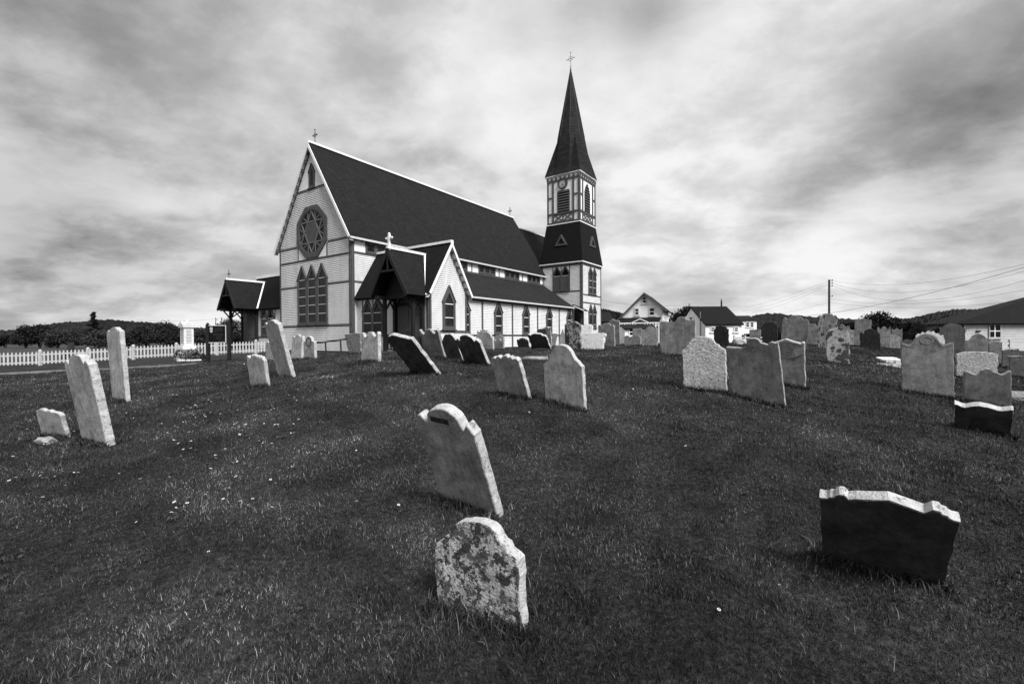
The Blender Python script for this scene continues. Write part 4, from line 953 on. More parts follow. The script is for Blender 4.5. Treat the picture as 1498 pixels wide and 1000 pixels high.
def headstone(key, x, y, yaw, be, ga, h, w, t, ch, cu, prof, m, label):
    rs = random.Random(sum(ord(c)*7 for c in key)); near = y < 7.5
    top = PROF[prof](); pts = []
    for u, v in top:
        us = u if abs(cu) < .02 else u+cu*(1-abs(u)*2)*.8
        pts.append((us*w, h+v*ch))
    sink = .32; loop = [(w/2*.99, -sink)]+[(w/2, h*k/4) for k in (1, 2, 3)]+pts[::-1]+[(-w/2, h*k/4) for k in (3, 2, 1)]+[(-w/2*.99, -sink)]
    loop = resample(loop, .03 if near else .07)
    amp = (.0022 if m in ('pale', 'mid', 'darkgrey', 'dark') else .0035) if near else (.004 if m in ('pale', 'mid', 'darkgrey') else .007)
    if prof in ('broken', 'lobes', 'flatc') or key in ('L3', 'C13a', 'C13b', 'R25'): amp = .010
    if key == 'D': amp = .004
    if key == 'L3': amp = .005
    if key == 'L9': loop = [(u*(1+.28*(v/h-.5)), v) for u, v in loop]
    if key == 'C13b': loop = [(u*(1+.16*(v/h-.5)), v) for u, v in loop]
    if key == 'C11': loop = [(u*(1.25-.6*max(0, v)/h), v) for u, v in loop]
    ph = [rs.uniform(0, 6.28) for _ in range(4)]
    def jit(u, v): return amp*(math.sin(u*31+v*23+ph[0])+.7*math.sin(v*57-u*41+ph[1])+rs.gauss(0, .35))
    n = len(loop); out_ = []
    cxm, czm = 0, h*.45
    for i, (u, v) in enumerate(loop):
        p, q = loop[i-1], loop[(i+1) % n]; d = Vector((q[0]-p[0], q[1]-p[1]))
        if d.length < 1e-6: d = Vector((1, 0))
        d.normalize(); nn = Vector((d.y, -d.x)); nn = nn if nn.dot(Vector((u-cxm, v-czm))) > 0 else -nn
        j = jit(u, v); out_.append((Vector((u, v))+nn*j, nn))
    ch_ = .007 if near else .01; V = []; F = []
    for (off, yy) in ((-ch_, -t/2), (-.001, -t/2+ch_), (0, 0), (-.001, t/2-ch_), (-ch_, t/2)):
        for i, (p, nn) in enumerate(out_):
            q = p+nn*(off+(amp*.25*rs.gauss(0, 1) if abs(yy) < t/2-.001 else 0)); V.append((q.x, yy, q.y))
    for a in range(4):
        for i in range(n):
            j = (i+1) % n; F.append((a*n+i, a*n+j, (a+1)*n+j, (a+1)*n+i))
    me = bpy.data.meshes.new('headstone')
    F.append(tuple(range(n))[::-1]); F.append(tuple(4*n+i for i in range(n)))
    me.from_pydata(V, [], F)
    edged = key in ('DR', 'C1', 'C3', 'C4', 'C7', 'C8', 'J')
    me.materials.append(M['shadeface' if edged else m]); me.materials.append(M['edge' if edged or m in ('lichen', 'pale') else 'pale' if m in ('mid', 'darkgrey') else m])  # rims lighter than faces on most stones: edge light painted into the colour
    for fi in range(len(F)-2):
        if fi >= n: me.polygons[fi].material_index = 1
    me.update()
    import bmesh
    bm = bmesh.new(); bm.from_mesh(me); bmesh.ops.recalc_face_normals(bm, faces=bm.faces); bmesh.ops.triangulate(bm, faces=[f for f in bm.faces if len(f.verts) > 4]); bm.to_mesh(me); bm.free()
    ps, b, g = R(yaw), R(be), R(ga)
    u = Vector((math.cos(ps), -math.sin(ps), 0)); f = Vector((math.sin(ps), math.cos(ps), 0)); k = Vector((0, 0, 1))
    up_ = k*math.cos(b)+f*math.sin(b); up2 = up_*math.cos(g)-u*math.sin(g); u2 = u*math.cos(g)+up_*math.sin(g); yv = up2.cross(u2)
    o = bpy.data.objects.new('headstone', me); COL.objects.link(o)
    z = gz(x, y)
    # the face towards the camera passes through the measured base line
    o.matrix_world = Matrix(((u2.x, yv.x, up2.x, x), (u2.y, yv.y, up2.y, y), (u2.z, yv.z, up2.z, z), (0, 0, 0, 1))) @ Matrix.Translation((0, t/2, 0))
    tag(o, label, 'headstone', 'headstones in the churchyard'); o['_k'] = key
    return o, (w, h, t, ch)
STONE_OBJ = {}
for row in STONES: STONE_OBJ[row[0]] = headstone(*row)
for k_, (o, _) in STONE_OBJ.items(): del o['_k']
def on_face(key, name, build, m):
    o, (w, h, t, ch) = STONE_OBJ[key]; mb = MB(); fr = lambda u, z, n: (u, -t/2-n, z); build(mb, fr, w, h, ch); return mb.build(name, M[m], o)
def slot(mb, fr, w, h, ch): mb.prism([(-.11, h+.06), (.07, h+.055), (.07, h+.10), (-.11, h+.105)], fr, -.01, .004)
on_face('B', 'recess', slot, 'bark')
def medal(mb, fr, w, h, ch):
    c = (0.0, h-.10); P = lambda r, k, n=20: (c[0]+r*math.cos(2*math.pi*k/n), c[1]+r*math.sin(2*math.pi*k/n))
    mb.ring([P(.105, k) for k in range(20)], [P(.088, k) for k in range(20)], fr, 0, .008)
    for k in range(8): mb.prism([P(.02, k*2.5), P(.07, k*2.5-.5), P(.075, k*2.5+.5)], fr, 0, .010)
    for s in (-1, 1): board(mb, fr, (s*w*.46, h-.02), (0, h+ch-.05), .022, 0, .008)
    for s in (-1, 1): board(mb, fr, (s*.12, h-.24), (s*w*.47, h-.16), .015, 0, .008)
    board(mb, fr, (-.12, h-.24), (.12, h-.24), .015, 0, .008)
on_face('G', 'carved_medallion', medal, 'mid')
def scrolls(mb, fr, w, h, ch):
    pts = [(w*u*.93, h+v*ch-.045) for u, v in PROF['serp']()]
    for a, b in zip(pts[:-1], pts[1:]): board(mb, fr, a, b, .012, 0, .006)
    c = (0, h+.04); P = lambda r, k, n=16: (c[0]+r*1.4*math.cos(2*math.pi*k/n), c[1]+r*math.sin(2*math.pi*k/n))
    mb.ring([P(.07, k) for k in range(16)], [P(.055, k) for k in range(16)], fr, 0, .006)
on_face('H', 'carved_scroll', scrolls, 'mid')
on_face('L8', 'carved_arch', lambda mb, fr, w, h, ch: mb.ring([(.14*math.cos(2*math.pi*k/16), h+.01+.13*math.sin(2*math.pi*k/16)) for k in range(16)], [(.10*math.cos(2*math.pi*k/16), h+.01+.10*math.sin(2*math.pi*k/16)) for k in range(16)], fr, 0, .008), 'darkgrey')
# broken pieces and flat slabs
def lump(name, loc, size, m, label, cat, seed=1, rot=0):
    rs = random.Random(seed); import bmesh
    bm = bmesh.new(); bmesh.ops.create_icosphere(bm, subdivisions=3, radius=1)
    for v in bm.verts:
        n = v.co.copy(); k = 1+.10*math.sin(n.x*5+seed)+.10*math.sin(n.y*6+n.z*4+seed*2)+rs.gauss(0, .03)
        q = Vector((max(-.8, min(.8, n.x)), max(-.8, min(.8, n.y)), max(-.7, min(.7, n.z))))*k; v.co = Vector((q.x*size[0], q.y*size[1], q.z*size[2]))
    me = bpy.data.meshes.new(name); bm.to_mesh(me); bm.free(); me.materials.append(M[m])
    o = bpy.data.objects.new(name, me); COL.objects.link(o); o.location = loc; o.rotation_euler = (0, 0, rot); return tag(o, label, cat)
p = at(67, 637, 6.2); lump('stone_fragment', (p.x, p.y, gz(p.x, p.y)+.03), (.16, .09, .06), 'pale', 'broken stone lump lying in front of the short stump at the far left', 'stone', 3, -.3)
def slab(c, w, d, th, yaw, m, label, tilt=0, lift=0):
    rs = random.Random(int(c.x*100)); mb = MB(); n = 28; top = []; bot = []
    for k in range(n):
        a = 2*math.pi*k/n; e = 1/max(abs(math.cos(a)), abs(math.sin(a))); q = (math.cos(a)*e*w/2+rs.gauss(0, .01), math.sin(a)*e*d/2+rs.gauss(0, .01)); top.append((*q, th/2)); bot.append((q[0]*1.02, q[1]*1.02, -th/2))
    i = 0; mb.v = top+bot; mb.f = [tuple(range(n)), tuple(range(n, 2*n))[::-1]]+[(k, (k+1) % n, n+(k+1) % n, n+k) for k in range(n)]
    o = mb.build('ledger_slab', M[m]); o.location = (c.x, c.y, gz(c.x, c.y)+lift); o.rotation_euler = (tilt, 0, -yaw); return tag(o, label, 'grave slab')
slab(at(778, 528, 10.6), .6, .6, .10, R(34), 'pale', 'pale flat grave slab sunk in the grass behind the knobbly leaning headstone', R(2), -.02)
slab(at(1300, 532, 13.2), .45, .6, .12, R(20), 'white', 'white flat broken grave slab lying left of the broad scroll-topped headstone', R(6), .04)
slab(at(1490, 560, 8.6), .5, .7, .1, R(30), 'speck', 'small speckled flat slab in the grass at the right edge', R(4), .0)
slab(at(1306, 541, 11.5), .62, .12, .10, R(34), 'white', 'narrow white kerb stone lying left of the broad scroll-topped headstone', 0, .02)
lump('rough_stone', (at(1081, 505, 19).x, 19, gz(at(1081, 505, 19).x, 19)+.08), (.32, .2, .2), 'rough', 'low rough pale boulder between the black bark-like headstone and the far white rail fence', 'boulder', 9)

# ------------------------------------------------------------------ picket fence
def picket_run(x0, y0, ang, length, label):
    base_ = Vector((x0, y0, gz(x0, y0))); t = empty('picket_fence', base_, 0, label=label, cat='picket fence', group='white picket fence round the churchyard')
    d = Vector((math.cos(ang), math.sin(ang))); nrm_ = Vector((-d.y, d.x)); mb = MB(); rb = MB(); n = int(length/.2)
    def Pt(s, z, n_=0):
        x, y = x0+d.x*s+nrm_.x*n_, y0+d.y*s+nrm_.y*n_; return Vector((x, y, gz(x, y)+z))-base_
    for k in range(n+1):
        s = k*length/n
        if abs((s % 2.5)-0) < .08 or abs((s % 2.5)-2.5) < .08: continue
        f = lambda u, z, nn: tuple(Pt(s+u, z, nn)); mb.prism([(-.045, .09), (.045, .09), (.045, .84), (0, .92), (-.045, .84)], f, -.045, -.02)
    mb.build('picket', M['fencewhite'], t)
    for z in (.22, .70):
        m_ = 0
        while m_ < length-.01:
            e = min(m_+1.25, length); rb.bar(Pt(m_, z), Pt(e, z), .035, .08); m_ = e
    rb.build('rail', M['fencewhite'], t)
    s = 0
    while s <= length+.01:
        mb = MB(); c = Pt(s, 0); mb.box(c.x-.075, c.x+.075, c.y-.075, c.y+.075, c.z-.2, c.z+.92); mb.lathe((c.x, c.y, c.z+.92), [(.10, 0), (.10, .03), (.07, .09), (.02, .12)], 8); mb.build('post', M['fencewhite'], t); s += 2.5
M['fencewhite'] = mat('weathered_white_paint', .38, .50, 8, .7, .3, 60)
a = at(59, 534, 30.0)
ang = R(20)
p0 = Vector((a.x-5.0*math.cos(ang), a.y-5.0*math.sin(ang)))
picket_run(p0.x, p0.y, ang, 27.5, 'long white picket fence running from the left edge to behind the porch')
# low rails near the far garage
def rail_fence(x0, x1, y, z0, label, n, H=.8):
    t = empty('rail_fence', (x0, y, gz(x0, y)), 0, label=label, cat='fence'); b = gz(x0, y)
    for k in range(n):
        x = (x1-x0)*k/(n-1); mb = MB(); mb.box(x-.06, x+.06, -.06, .06, -.2, H+z0); mb.build('post', M['fencewhite'], t)
    for z in (.35, .72):
        mb = MB(); mb.box(0, x1-x0, -.03, .03, z*H+z0-.06, z*H+z0+.06); mb.build('rail', M['fencewhite'], t)
pa, pb_ = at(1074, 495, 40), at(1122, 495, 40); rail_fence(pa.x, pb_.x, 40, .1, 'low white rail fence beside the garage', 4, .75)
pa, pb_ = at(1450, 500, 27), at(1560, 500, 27); rail_fence(pa.x, pb_.x, 27, .15, 'white rail fence in front of the clapboard house at the right edge', 5, .75)

# path edging and lawn
mb = MB(); K = [hit(-60, 551), hit(0, 548), hit(45, 545.5), hit(95, 543.2), hit(136, 541.5), hit(180, 539.5), hit(220, 537.5), hit(255, 535.5), hit(290, 533)]
pts = []
for a, b in zip(K[:-1], K[1:]):
    for q in range(8): pts.append(a.lerp(b, q/8))
for a, b in zip(pts[:-1], pts[1:]):
    za, zb = gz(a.x, a.y)+.03, gz(b.x, b.y)+.03; mb.bar((a.x, a.y, za), (b.x, b.y, zb), .22, .10)
tag(mb.build('path_kerb', M['concrete']), kind='structure')

# ------------------------------------------------------------------ monument, sign, handrail, small things
def monument():
    c = at(274, 521, 27.0); t = empty('monument', (c.x, c.y, gz(c.x, c.y)), R(-34), label='white marble pedestal monument with gabled cap beside the picket fence', cat='monument')
    def part(n, bxs, m='marble'):
        mb = MB()
        for b in bxs: mb.box(-b[0], b[0], -b[0], b[0], b[1], b[2])
        return mb.build(n, M[m], t)
    part('plinth', [(.50, -.2, .34), (.42, .34, .62)], 'concrete'); part('base', [(.37, .62, .74), (.33, .74, .84)])
    part('shaft', [(.25, .84, 1.90)])
    mb = MB()
    for k in range(9):
        for s in (-1, 1):
            z = 1.0+k*.09
            for u in (-.14, .0): mb.box(u, u+.13, -.254, -.25, z, z+.035)
            mb.box(.25, .254, -.14, .14, z, z+.03)
    mb.build('inscription', M['letter'], t)
    mb = MB(); mb.box(-.32, .32, -.32, .32, 1.90, 1.98)
    for fr in ((lambda u, z, n: (u, -.30-n, z)), (lambda u, z, n: (.30+n, u, z)), (lambda u, z, n: (-.30-n, u, z))): mb.prism([(-.32, 1.98), (.32, 1.98), (.32, 2.06), (0, 2.26), (-.32, 2.06)], fr, -.05, .03)
    mb.hexa([(-.28, -.28, 1.98), (.28, -.28, 1.98), (.28, .28, 1.98), (-.28, .28, 1.98), (-.02, -.02, 2.30), (.02, -.02, 2.30), (.02, .02, 2.30), (-.02, .02, 2.30)])
    mb.lathe((0, 0, 2.24), [(.06, 0), (.08, .05), (.03, .12)], 8); mb.build('gabled_cap', M['marble'], t)
M['letter'] = mat('worn_lettering', .25, .4, 9, .8)
M['leaf'] = mat('dark_foliage', .018, .045, 3, .8, 0, spec=.1)
M['petal'] = mat('white_petal', .6, .75, 5, .7)
monument()
c = at(261, 523, 26.3); t = empty('flower_pot', (c.x, c.y, gz(c.x, c.y)), label='white pot of pale flowers left of the marble monument', cat='flower pot')
mb = MB(); mb.lathe((0, 0, 0), [(.09, 0), (.13, .22), (.14, .24)], 12); mb.build('pot', M['fencewhite'], t)
def sprig(t, n, r, zc, m, name, s=.05):
    mb = MB()
    for _ in range(n):
        d = Vector((random.gauss(0, 1), random.gauss(0, 1), random.gauss(0, .8))).normalized()*r*random.random()**.4; q = Vector((d.x, d.y, zc+d.z)); e = Vector((random.gauss(0, 1), random.gauss(0, 1), random.gauss(0, 1))).normalized()*s; f = e.cross(Vector((random.gauss(0, 1), random.gauss(0, 1), 1))).normalized()*s*.6
        mb.quad(q-e, q+f, q+e, q-f)
    return mb.build(name, M[m], t)
sprig(t, 160, .24, .40, 'leaf', 'foliage'); sprig(t, 60, .24, .45, 'petal', 'blossom', .045)
c = at(285, 522, 26.2); t = empty('flower_bed', (c.x, c.y, gz(c.x, c.y)), label='dark planted mound with white edging stones at the foot of the monument', cat='flower bed')
sprig(t, 700, .62, .12, 'leaf', 'foliage', .06); mb = MB()
for k in range(9): mb.lathe((-.55+k*.14, -.42+.03*math.sin(k), -.02), [(.07, 0), (.08, .05), (.04, .10)], 7)
mb.build('edging_stones', M['marble'], t)
c = at(104, 521, 34.0); t = empty('grave_marker', (c.x, c.y, gz(c.x, c.y)), label='small dark obelisk marker just beyond the picket fence', cat='obelisk')
mb = MB(); mb.box(-.45, .45, -.3, .3, -.3, .5); mb.box(-.3, .3, -.22, .22, .5, .8); mb.build('base', M['bark'], t)
mb = MB(); mb.hexa([(-.2, -.15, .8), (.2, -.15, .8), (.2, .15, .8), (-.2, .15, .8), (-.12, -.1, 1.5), (.12, -.1, 1.5), (.12, .1, 1.5), (-.12, .1, 1.5)]); mb.build('shaft', M['bark'], t)
# notice board
def notice():
    a, b = at(304.5, 526, 23.5), at(335.5, 526, 23.5); zg = gz((a.x+b.x)/2, 23.5); cx2 = (a.x+b.x)/2; t = empty('notice_board', (cx2, 23.5, zg), 0, label='black church notice board with pale frame on two dark posts', cat='notice board')
    for x, H in ((a.x-cx2, 1.9), (b.x-cx2, 2.0)):
        mb = MB(); mb.box(x-.07, x+.07, -.07, .07, -.3, H); mb.lathe((x, 0, H), [(.06, 0), (.07, .04), (.02, .1)], 8); mb.build('post', M['darkwood'], t)
    zt, zb_ = at(318, 475.5, 23.5).z-zg, at(318, 501.5, 23.5).z-zg; x0, x1 = at(305, 490, 23.5).x-cx2, at(331.5, 490, 23.5).x-cx2
    poly = [(x0, zb_), (x1, zb_), (x1, zt), (x0, zt)]; f = lambda u, z, n: (u, -.03-n, z)
    mb = MB(); mb.prism(poly, f, -.05, .0); bd = mb.build('board', M['boardblack'], t)
    mb = MB(); mb.ring(poly, inset(poly, .035), f, -.055, .02); mb.build('frame', M['soffit'], t)
    mb = MB(); ux, uz = x0+.10, zt-.10
    for dx in (0, .075): mb.prism([(ux+dx, uz-.06), (ux+dx+.055, uz-.06), (ux+dx+.055, uz), (ux+dx, uz)], f, 0, .004)
    for z in (-.07, -.115): mb.prism([(ux-.01, uz+z-.03), (ux+.14, uz+z-.03), (ux+.14, uz+z), (ux-.01, uz+z)], f, 0, .004)
    mb.prism([(ux-.01, uz-.19), (ux+.14, uz-.19), (ux+.13, uz-.23), (ux+.065, uz-.28), (ux, uz-.23)][::1], f, 0, .004)
    mb.build('shield_emblem', M['soffit'], bd)
    mb = MB(); rr_ = random.Random(3)
    for k, (u0, wd, dz) in enumerate([(.30, .42, .12), (.30, .46, .20), (.32, .36, .28), (.24, .5, .42), (.3, .4, .50), (.42, .22, .60), (.42, .24, .68), (.55, .3, .78)]):
        u = x0+u0
        while u < min(x0+u0+wd, x1-.08):
            s = rr_.uniform(.03, .09); mb.prism([(u, zt-dz-.03), (min(u+s, x1-.06), zt-dz-.03), (min(u+s, x1-.06), zt-dz), (u, zt-dz)], f, 0, .003); u += s+.02
    mb.build('faded_lettering', M['darkgrey2'], bd)
M['darkgrey2'] = mat('faded_dark_letters', .025, .035, 5, .8)
notice()
a, b, c2 = at(462, 500, 13.2), at(476, 500, 13.1), at(498, 497, 13.0)
t = empty('handrail', (b.x, b.y, gz(b.x, b.y)), label='thin black iron handrail between pale headstones in front of the church', cat='handrail')
O_ = Vector((b.x, b.y, gz(b.x, b.y))); mb = MB(); a2 = at(459, 501.5, 13.2); c3 = at(508, 496, 12.9); mb.bar(a2-O_, b-O_, .03, .045); mb.bar(b-O_, c2-O_, .03, .045); mb.bar(c2-O_, c3-O_, .03, .045); mb.build('rail', M['iron'], t)
for q in (b, c2):
    mb = MB(); mb.bar(q-O_, Vector((q.x+.05, q.y-.05, gz(q.x, q.y)-.2))-O_, .035, .035); mb.build('post', M['iron'], t)

# ------------------------------------------------------------------ houses
def simple_window(t, fr, u, z, w, h, m='whitetrim', split=False, fw_=.1, glass='glass'):
    poly = [(u-w/2, z), (u+w/2, z), (u+w/2, z+h), (u-w/2, z+h)]; mb = MB(); mb.ring(poly, inset(poly, fw_), fr, 0, .07)
    mb.prism([(u-w/2-.08, z-.08), (u+w/2+.08, z-.08), (u+w/2+.08, z-.005), (u-w/2-.08, z-.005)], fr, 0, .1); o = mb.build('window', M[m], t)
    g = MB(); g.prism(inset(poly, fw_-.01), fr, 0.004, .03); g.build('pane', M[glass], o)
    g = MB()
    if split: g.prism([(u-.03, z+fw_), (u+.03, z+fw_), (u+.03, z+h-fw_), (u-.03, z+h-fw_)], fr, .03, .05)
    g.prism([(u-w/2+fw_, z+h/2-.03), (u+w/2-fw_, z+h/2-.03), (u+w/2-fw_, z+h/2+.03), (u-w/2+fw_, z+h/2+.03)], fr, .03, .055); g.build('glazing_bar', M['whitetrim'], o)
def hroof(t, pts4, m='roof2', th=.12):
    P4 = [Vector(q) for q in pts4]; n = (P4[1]-P4[0]).cross(P4[3]-P4[0]).normalized(); n = n if n.z > 0 else -n; mb = MB(); e = (P4[1]-P4[0]).normalized(); h = n.cross(e)
    uv = [((q-P4[0]).dot(e), abs((q-P4[0]).dot(h))) for q in P4]; bot = [q-n*th for q in P4]; mb.quad(*P4, uv=uv); mb.quad(*bot[::-1])
    for k in range(len(P4)): j = (k+1) % len(P4); mb.quad(P4[k], bot[k], bot[j], P4[j])
    me = bpy.data.meshes.new('roof'); me.from_pydata(mb.v, [], mb.f); me.materials.append(M[m]); ul = me.uv_layers.new(name='UVMap')
    for k, li in enumerate(me.polygons[0].loop_indices): ul.data[li].uv = uv[k]
    me.update(); o = bpy.data.objects.new('roof', me); COL.objects.link(o); o.parent = t; return o
def house_gable():
    Y = 50.0; s = Y/FPX; X = lambda px: at(px, 480, Y).x; Z = lambda px, py: at(px, py, Y).z
    x0, x1, xa = X(905), X(968), X(943); zg = -1.0; cx2 = xa; t = empty('gabled_house', (cx2, Y, zg), -R(24), label='pale gabled house with bracketed veranda right of the church tower', cat='house')
    zr, zl, zr2 = Z(943, 428)-zg, Z(905, 467)-zg, Z(974, 454.5)-zg
    l_, r_ = x0-cx2, x1-cx2; f = lambda u, z, n: (u, -n, z); D = 7.0
    zlw = zl+.15; zrw = zr+(zr2-zr)*(r_/(X(974)-cx2))
    mb = MB(); mb.prism([(l_, -.3), (r_, -.3), (r_, zrw), (0, zr-.1), (l_, zlw)], lambda u, z, n: (u, -n, z), -D, 0); mb.build('wall', M['whitetrim'], t)
    rx = X(974)-cx2; lx = X(903.5)-cx2
    hroof(t, [(rx, -.35, zr2), (rx, D, zr2), (0, D, zr), (0, -.35, zr)], 'roof'); hroof(t, [(lx, D, zl-.05), (lx, -.35, zl-.05), (0, -.35, zr), (0, D, zr)], 'roof')
    mb = MB(); board(mb, lambda u, z, n: (u, -.35-n, z), (lx, zl-.15), (0, zr-.1), .16, 0, .04); board(mb, lambda u, z, n: (u, -.353-n, z), (rx, zr2-.1), (0, zr-.1), .16, 0, .04); mb.build('bargeboard', M['trim'], t)
    for px, py, w, h in ((943, 444, .42, .75), (932, 461, .42, .75), (953.3, 462, .55, .85)): simple_window(t, f, X(px)-cx2, Z(px, py)-zg, w+.1, h+.05, 'soffit', fw_=.11)
    mb = MB(); u = r_; mb.box(r_-.12, r_+.02, -.03, .05, -.3, zrw); mb.build('corner_board', M['soffit'], t)
    for k in range(3): simple_window(t, lambda u, z, n: (r_+n, u, z), 1.2+k*1.6, Z(968, 468)-zg, .7, 1.0, 'soffit')
    # veranda
    pz = Z(940, 471)-zg; pz2 = Z(940, 465.5)-zg; vx0, vx1 = X(907)-cx2, X(966)-cx2; vd = 1.6
    hroof(t, [(vx0, -vd, pz), (vx1, -vd, pz), (vx1, 0, pz2+.1), (vx0, 0, pz2+.1)], 'roof2', .08)
    f2 = lambda u, z, n: (u, -vd+.05-n, z); mb = MB(); mb.prism([(vx0, pz-.2), (vx1, pz-.2), (vx1, pz-.07), (vx0, pz-.07)], f2, 0, .06)
    xs = [vx0+.05, X(918)-cx2, X(929.5)-cx2, X(950)-cx2, X(961)-cx2, vx1-.05]
    for i, x in enumerate(xs):
        for sgn in (-1, 1):
            if (i == 0 and sgn < 0) or (i == 5 and sgn > 0): continue
            board(mb, f2, (x, pz-.55), (x+sgn*.32, pz-.2), .06, 0, .05)
    am = (xs[2]+xs[3])/2; hw_ = (xs[3]-xs[2])/2+.15; board(mb, f2, (am-hw_, pz-.1), (am, pz+.30), .09, .01, .08); board(mb, f2, (am, pz+.30), (am+hw_, pz-.1), .09, .01, .083)
    mb.build('veranda_fretwork', M['whitetrim'], t)
    for x in xs:
        mb = MB(); mb.box(x-.045, x+.045, -vd-.04, -vd+.05, -.3, pz-.07); mb.build('veranda_post', M['whitetrim'], t)
    mb = MB(); mb.box(vx0, vx1, -.04, -.001, -.3, pz); mb.build('veranda_back', M['doorpaint'], t)
    return
M['farwall'] = mat('pale_painted_wall', .40, .48, 3, .8)
house_gable()
def shed(x0p, x1p, Y, zt, zr, label, zg=-1.0, D=3.0, wm='whitetrim'):
    a, b = at(x0p, 480, Y).x, at(x1p, 480, Y).x; t = empty('shed', ((a+b)/2, Y, zg), 0, label=label, cat='shed'); w = (b-a)/2
    mb = MB(); mb.prism([(0, -.3), (D, -.3), (D, zt-zg), (D/2, zr-zg-.06), (0, zt-zg)], lambda u, z, n: (n, u, z), -w, w); mb.build('wall', M[wm], t)
    hroof(t, [(-w-.1, -.2, zt-zg-.02), (w+.1, -.2, zt-zg-.02), (w+.1, D/2, zr-zg), (-w-.1, D/2, zr-zg)], 'roof'); hroof(t, [(w+.1, D+.2, zt-zg-.02), (-w-.1, D+.2, zt-zg-.02), (-w-.1, D/2, zr-zg), (w+.1, D/2, zr-zg)], 'roof')
    return t, w
Yq = 46.0
t, w = shed(914, 958, Yq, at(930, 480, Yq).z, at(930, 474, Yq).z, 'low white shed under a grey roof in front of the gabled house')
f = lambda u, z, n: (u, -n, z)
simple_window(t, f, at(923.5, 480, Yq).x-at(936, 480, Yq).x, at(923, 491, Yq).z+1.0, .45, .75, fw_=.06)
t, w = shed(868, 897, 58, at(880, 470, 58).z, at(880, 455, 58).z, 'dark barn roof showing behind the foot of the church tower', D=5, wm='bark')
t, w = shed(1082, 1107, 70, at(1090, 468, 70).z, at(1090, 460.5, 70).z, 'small flat far white house with two windows right of the garage', D=5)
for px in (1093.5, 1100): simple_window(t, f, at(px, 475, 70).x-at(1094.5, 475, 70).x, at(px, 478.5, 70).z+1.0, .55, .8, 'whitetrim', fw_=.07)
mb = MB(); mb.box(-w+.1, w-.1, -.9, -.8, .75, 1.0); mb.build('balcony_rail', M['whitetrim'], t)
def garage():
    Y = 45.0; x0, x1 = at(1032, 480, Y).x, at(1085, 480, Y).x; zg = -1.0; t = empty('garage', (x0, Y, zg), 0, label='small white garage with steep black roof behind the broad grey headstones', cat='garage')
    ze = at(1050, 473, Y).z-zg; zr = at(1010, 448.2, Y+3.5).z-zg; D = 7.0; Wd = x1-x0
    mb = MB(); mb.prism([(0, -.3), (D, -.3), (D, ze), (D/2, zr-.12), (0, ze)], lambda u, z, n: (n, u, z), 0, Wd); mb.build('wall', M['whitetrim'], t)
    hroof(t, [(-.12, -.22, ze-.08), (Wd+.15, -.22, ze-.08), (Wd+.15, D/2, zr), (-.12, D/2, zr)], 'roof2'); hroof(t, [(Wd+.15, D+.22, ze-.08), (-.12, D+.22, ze-.08), (-.12, D/2, zr), (Wd+.15, D/2, zr)], 'roof2')
    f = lambda u, z, n: (u, -n, z)
    for px in (1042.5, 1076.5): simple_window(t, f, at(px, 480, Y).x-x0, at(px, 485.5, Y).z-zg, .46, .5, fw_=.07)
    simple_window(t, lambda u, z, n: (-n, u, z), D/2, 2.35, .95, .75, fw_=.08)
    mb = MB(); c = at(1055.4, 445, Y+3.5); mb.tube((c.x-x0, D/2, zr-.1), (c.x-x0, D/2, at(1055, 440, Y+3.5).z-zg), .09); mb.build('stove_pipe', M['iron'], t)
    mb = MB(); mb.tube((-.1, 1.0, -.3), (-.1, 1.0, at(1027, 455, Y).z-zg), .05); mb.build('downpipe', M['concrete'], t)
garage()
def house_right():
    Y = 33.0; x0 = at(1397, 480, Y).x; x1 = x0+13; zg = -1.45; t = empty('clapboard_house', (x0, Y, zg), 0, label='low white clapboard house with broad black hipped roof at the right edge', cat='house')
    ze = at(1440, 472.5, Y).z-zg; f = lambda u, z, n: (u, -n, z); mb = MB()
    clap(mb, [(0, -.3), (13, -.3), (13, ze), (0, ze)], f, .12, .03); mb.build('wall', M['farwall'], t)
    mb = MB(); mb.box(0.003, 13, .003, 2.4, -.3, ze); mb.build('wall', M['farwall'], t)
    rx = at(1540, 424, Y+1.3).x-x0; rz = at(1540, 424, Y+1.3).z-zg; o = .35
    hroof(t, [(-o, -o, ze-.03), (13+o, -o, ze-.03), (13+o, 1.3, rz), (rx, 1.3, rz)], 'roof2'); hroof(t, [(-o, 2.6, ze-.03), (-o, -o, ze-.03), (rx, 1.3, rz), (rx-.05, 1.3, rz)], 'roof2')
    for px, w_ in ((1454, .75), (1403, .55)): simple_window(t, f2_(f), at(px, 480, Y).x-x0, at(px, 494, Y).z-zg, w_+.1, .98, 'farwall', split=True, fw_=.05)
    mb = MB(); c = at(1430, 484, Y); mb.prism([(c.x-x0-.15, c.z-zg-.05), (c.x-x0+.15, c.z-zg-.05), (c.x-x0+.15, c.z-zg+.05), (c.x-x0-.15, c.z-zg+.05)], f, 0, .12); mb.build('vent', M['iron'], t)
    mb = MB(); mb.box(-.03, .12, -.04, .0, -.3, ze); mb.build('corner_board', M['whitetrim'], t)
f2_ = lambda f: (lambda u, z, n: f(u, z, n+.032))
house_right()
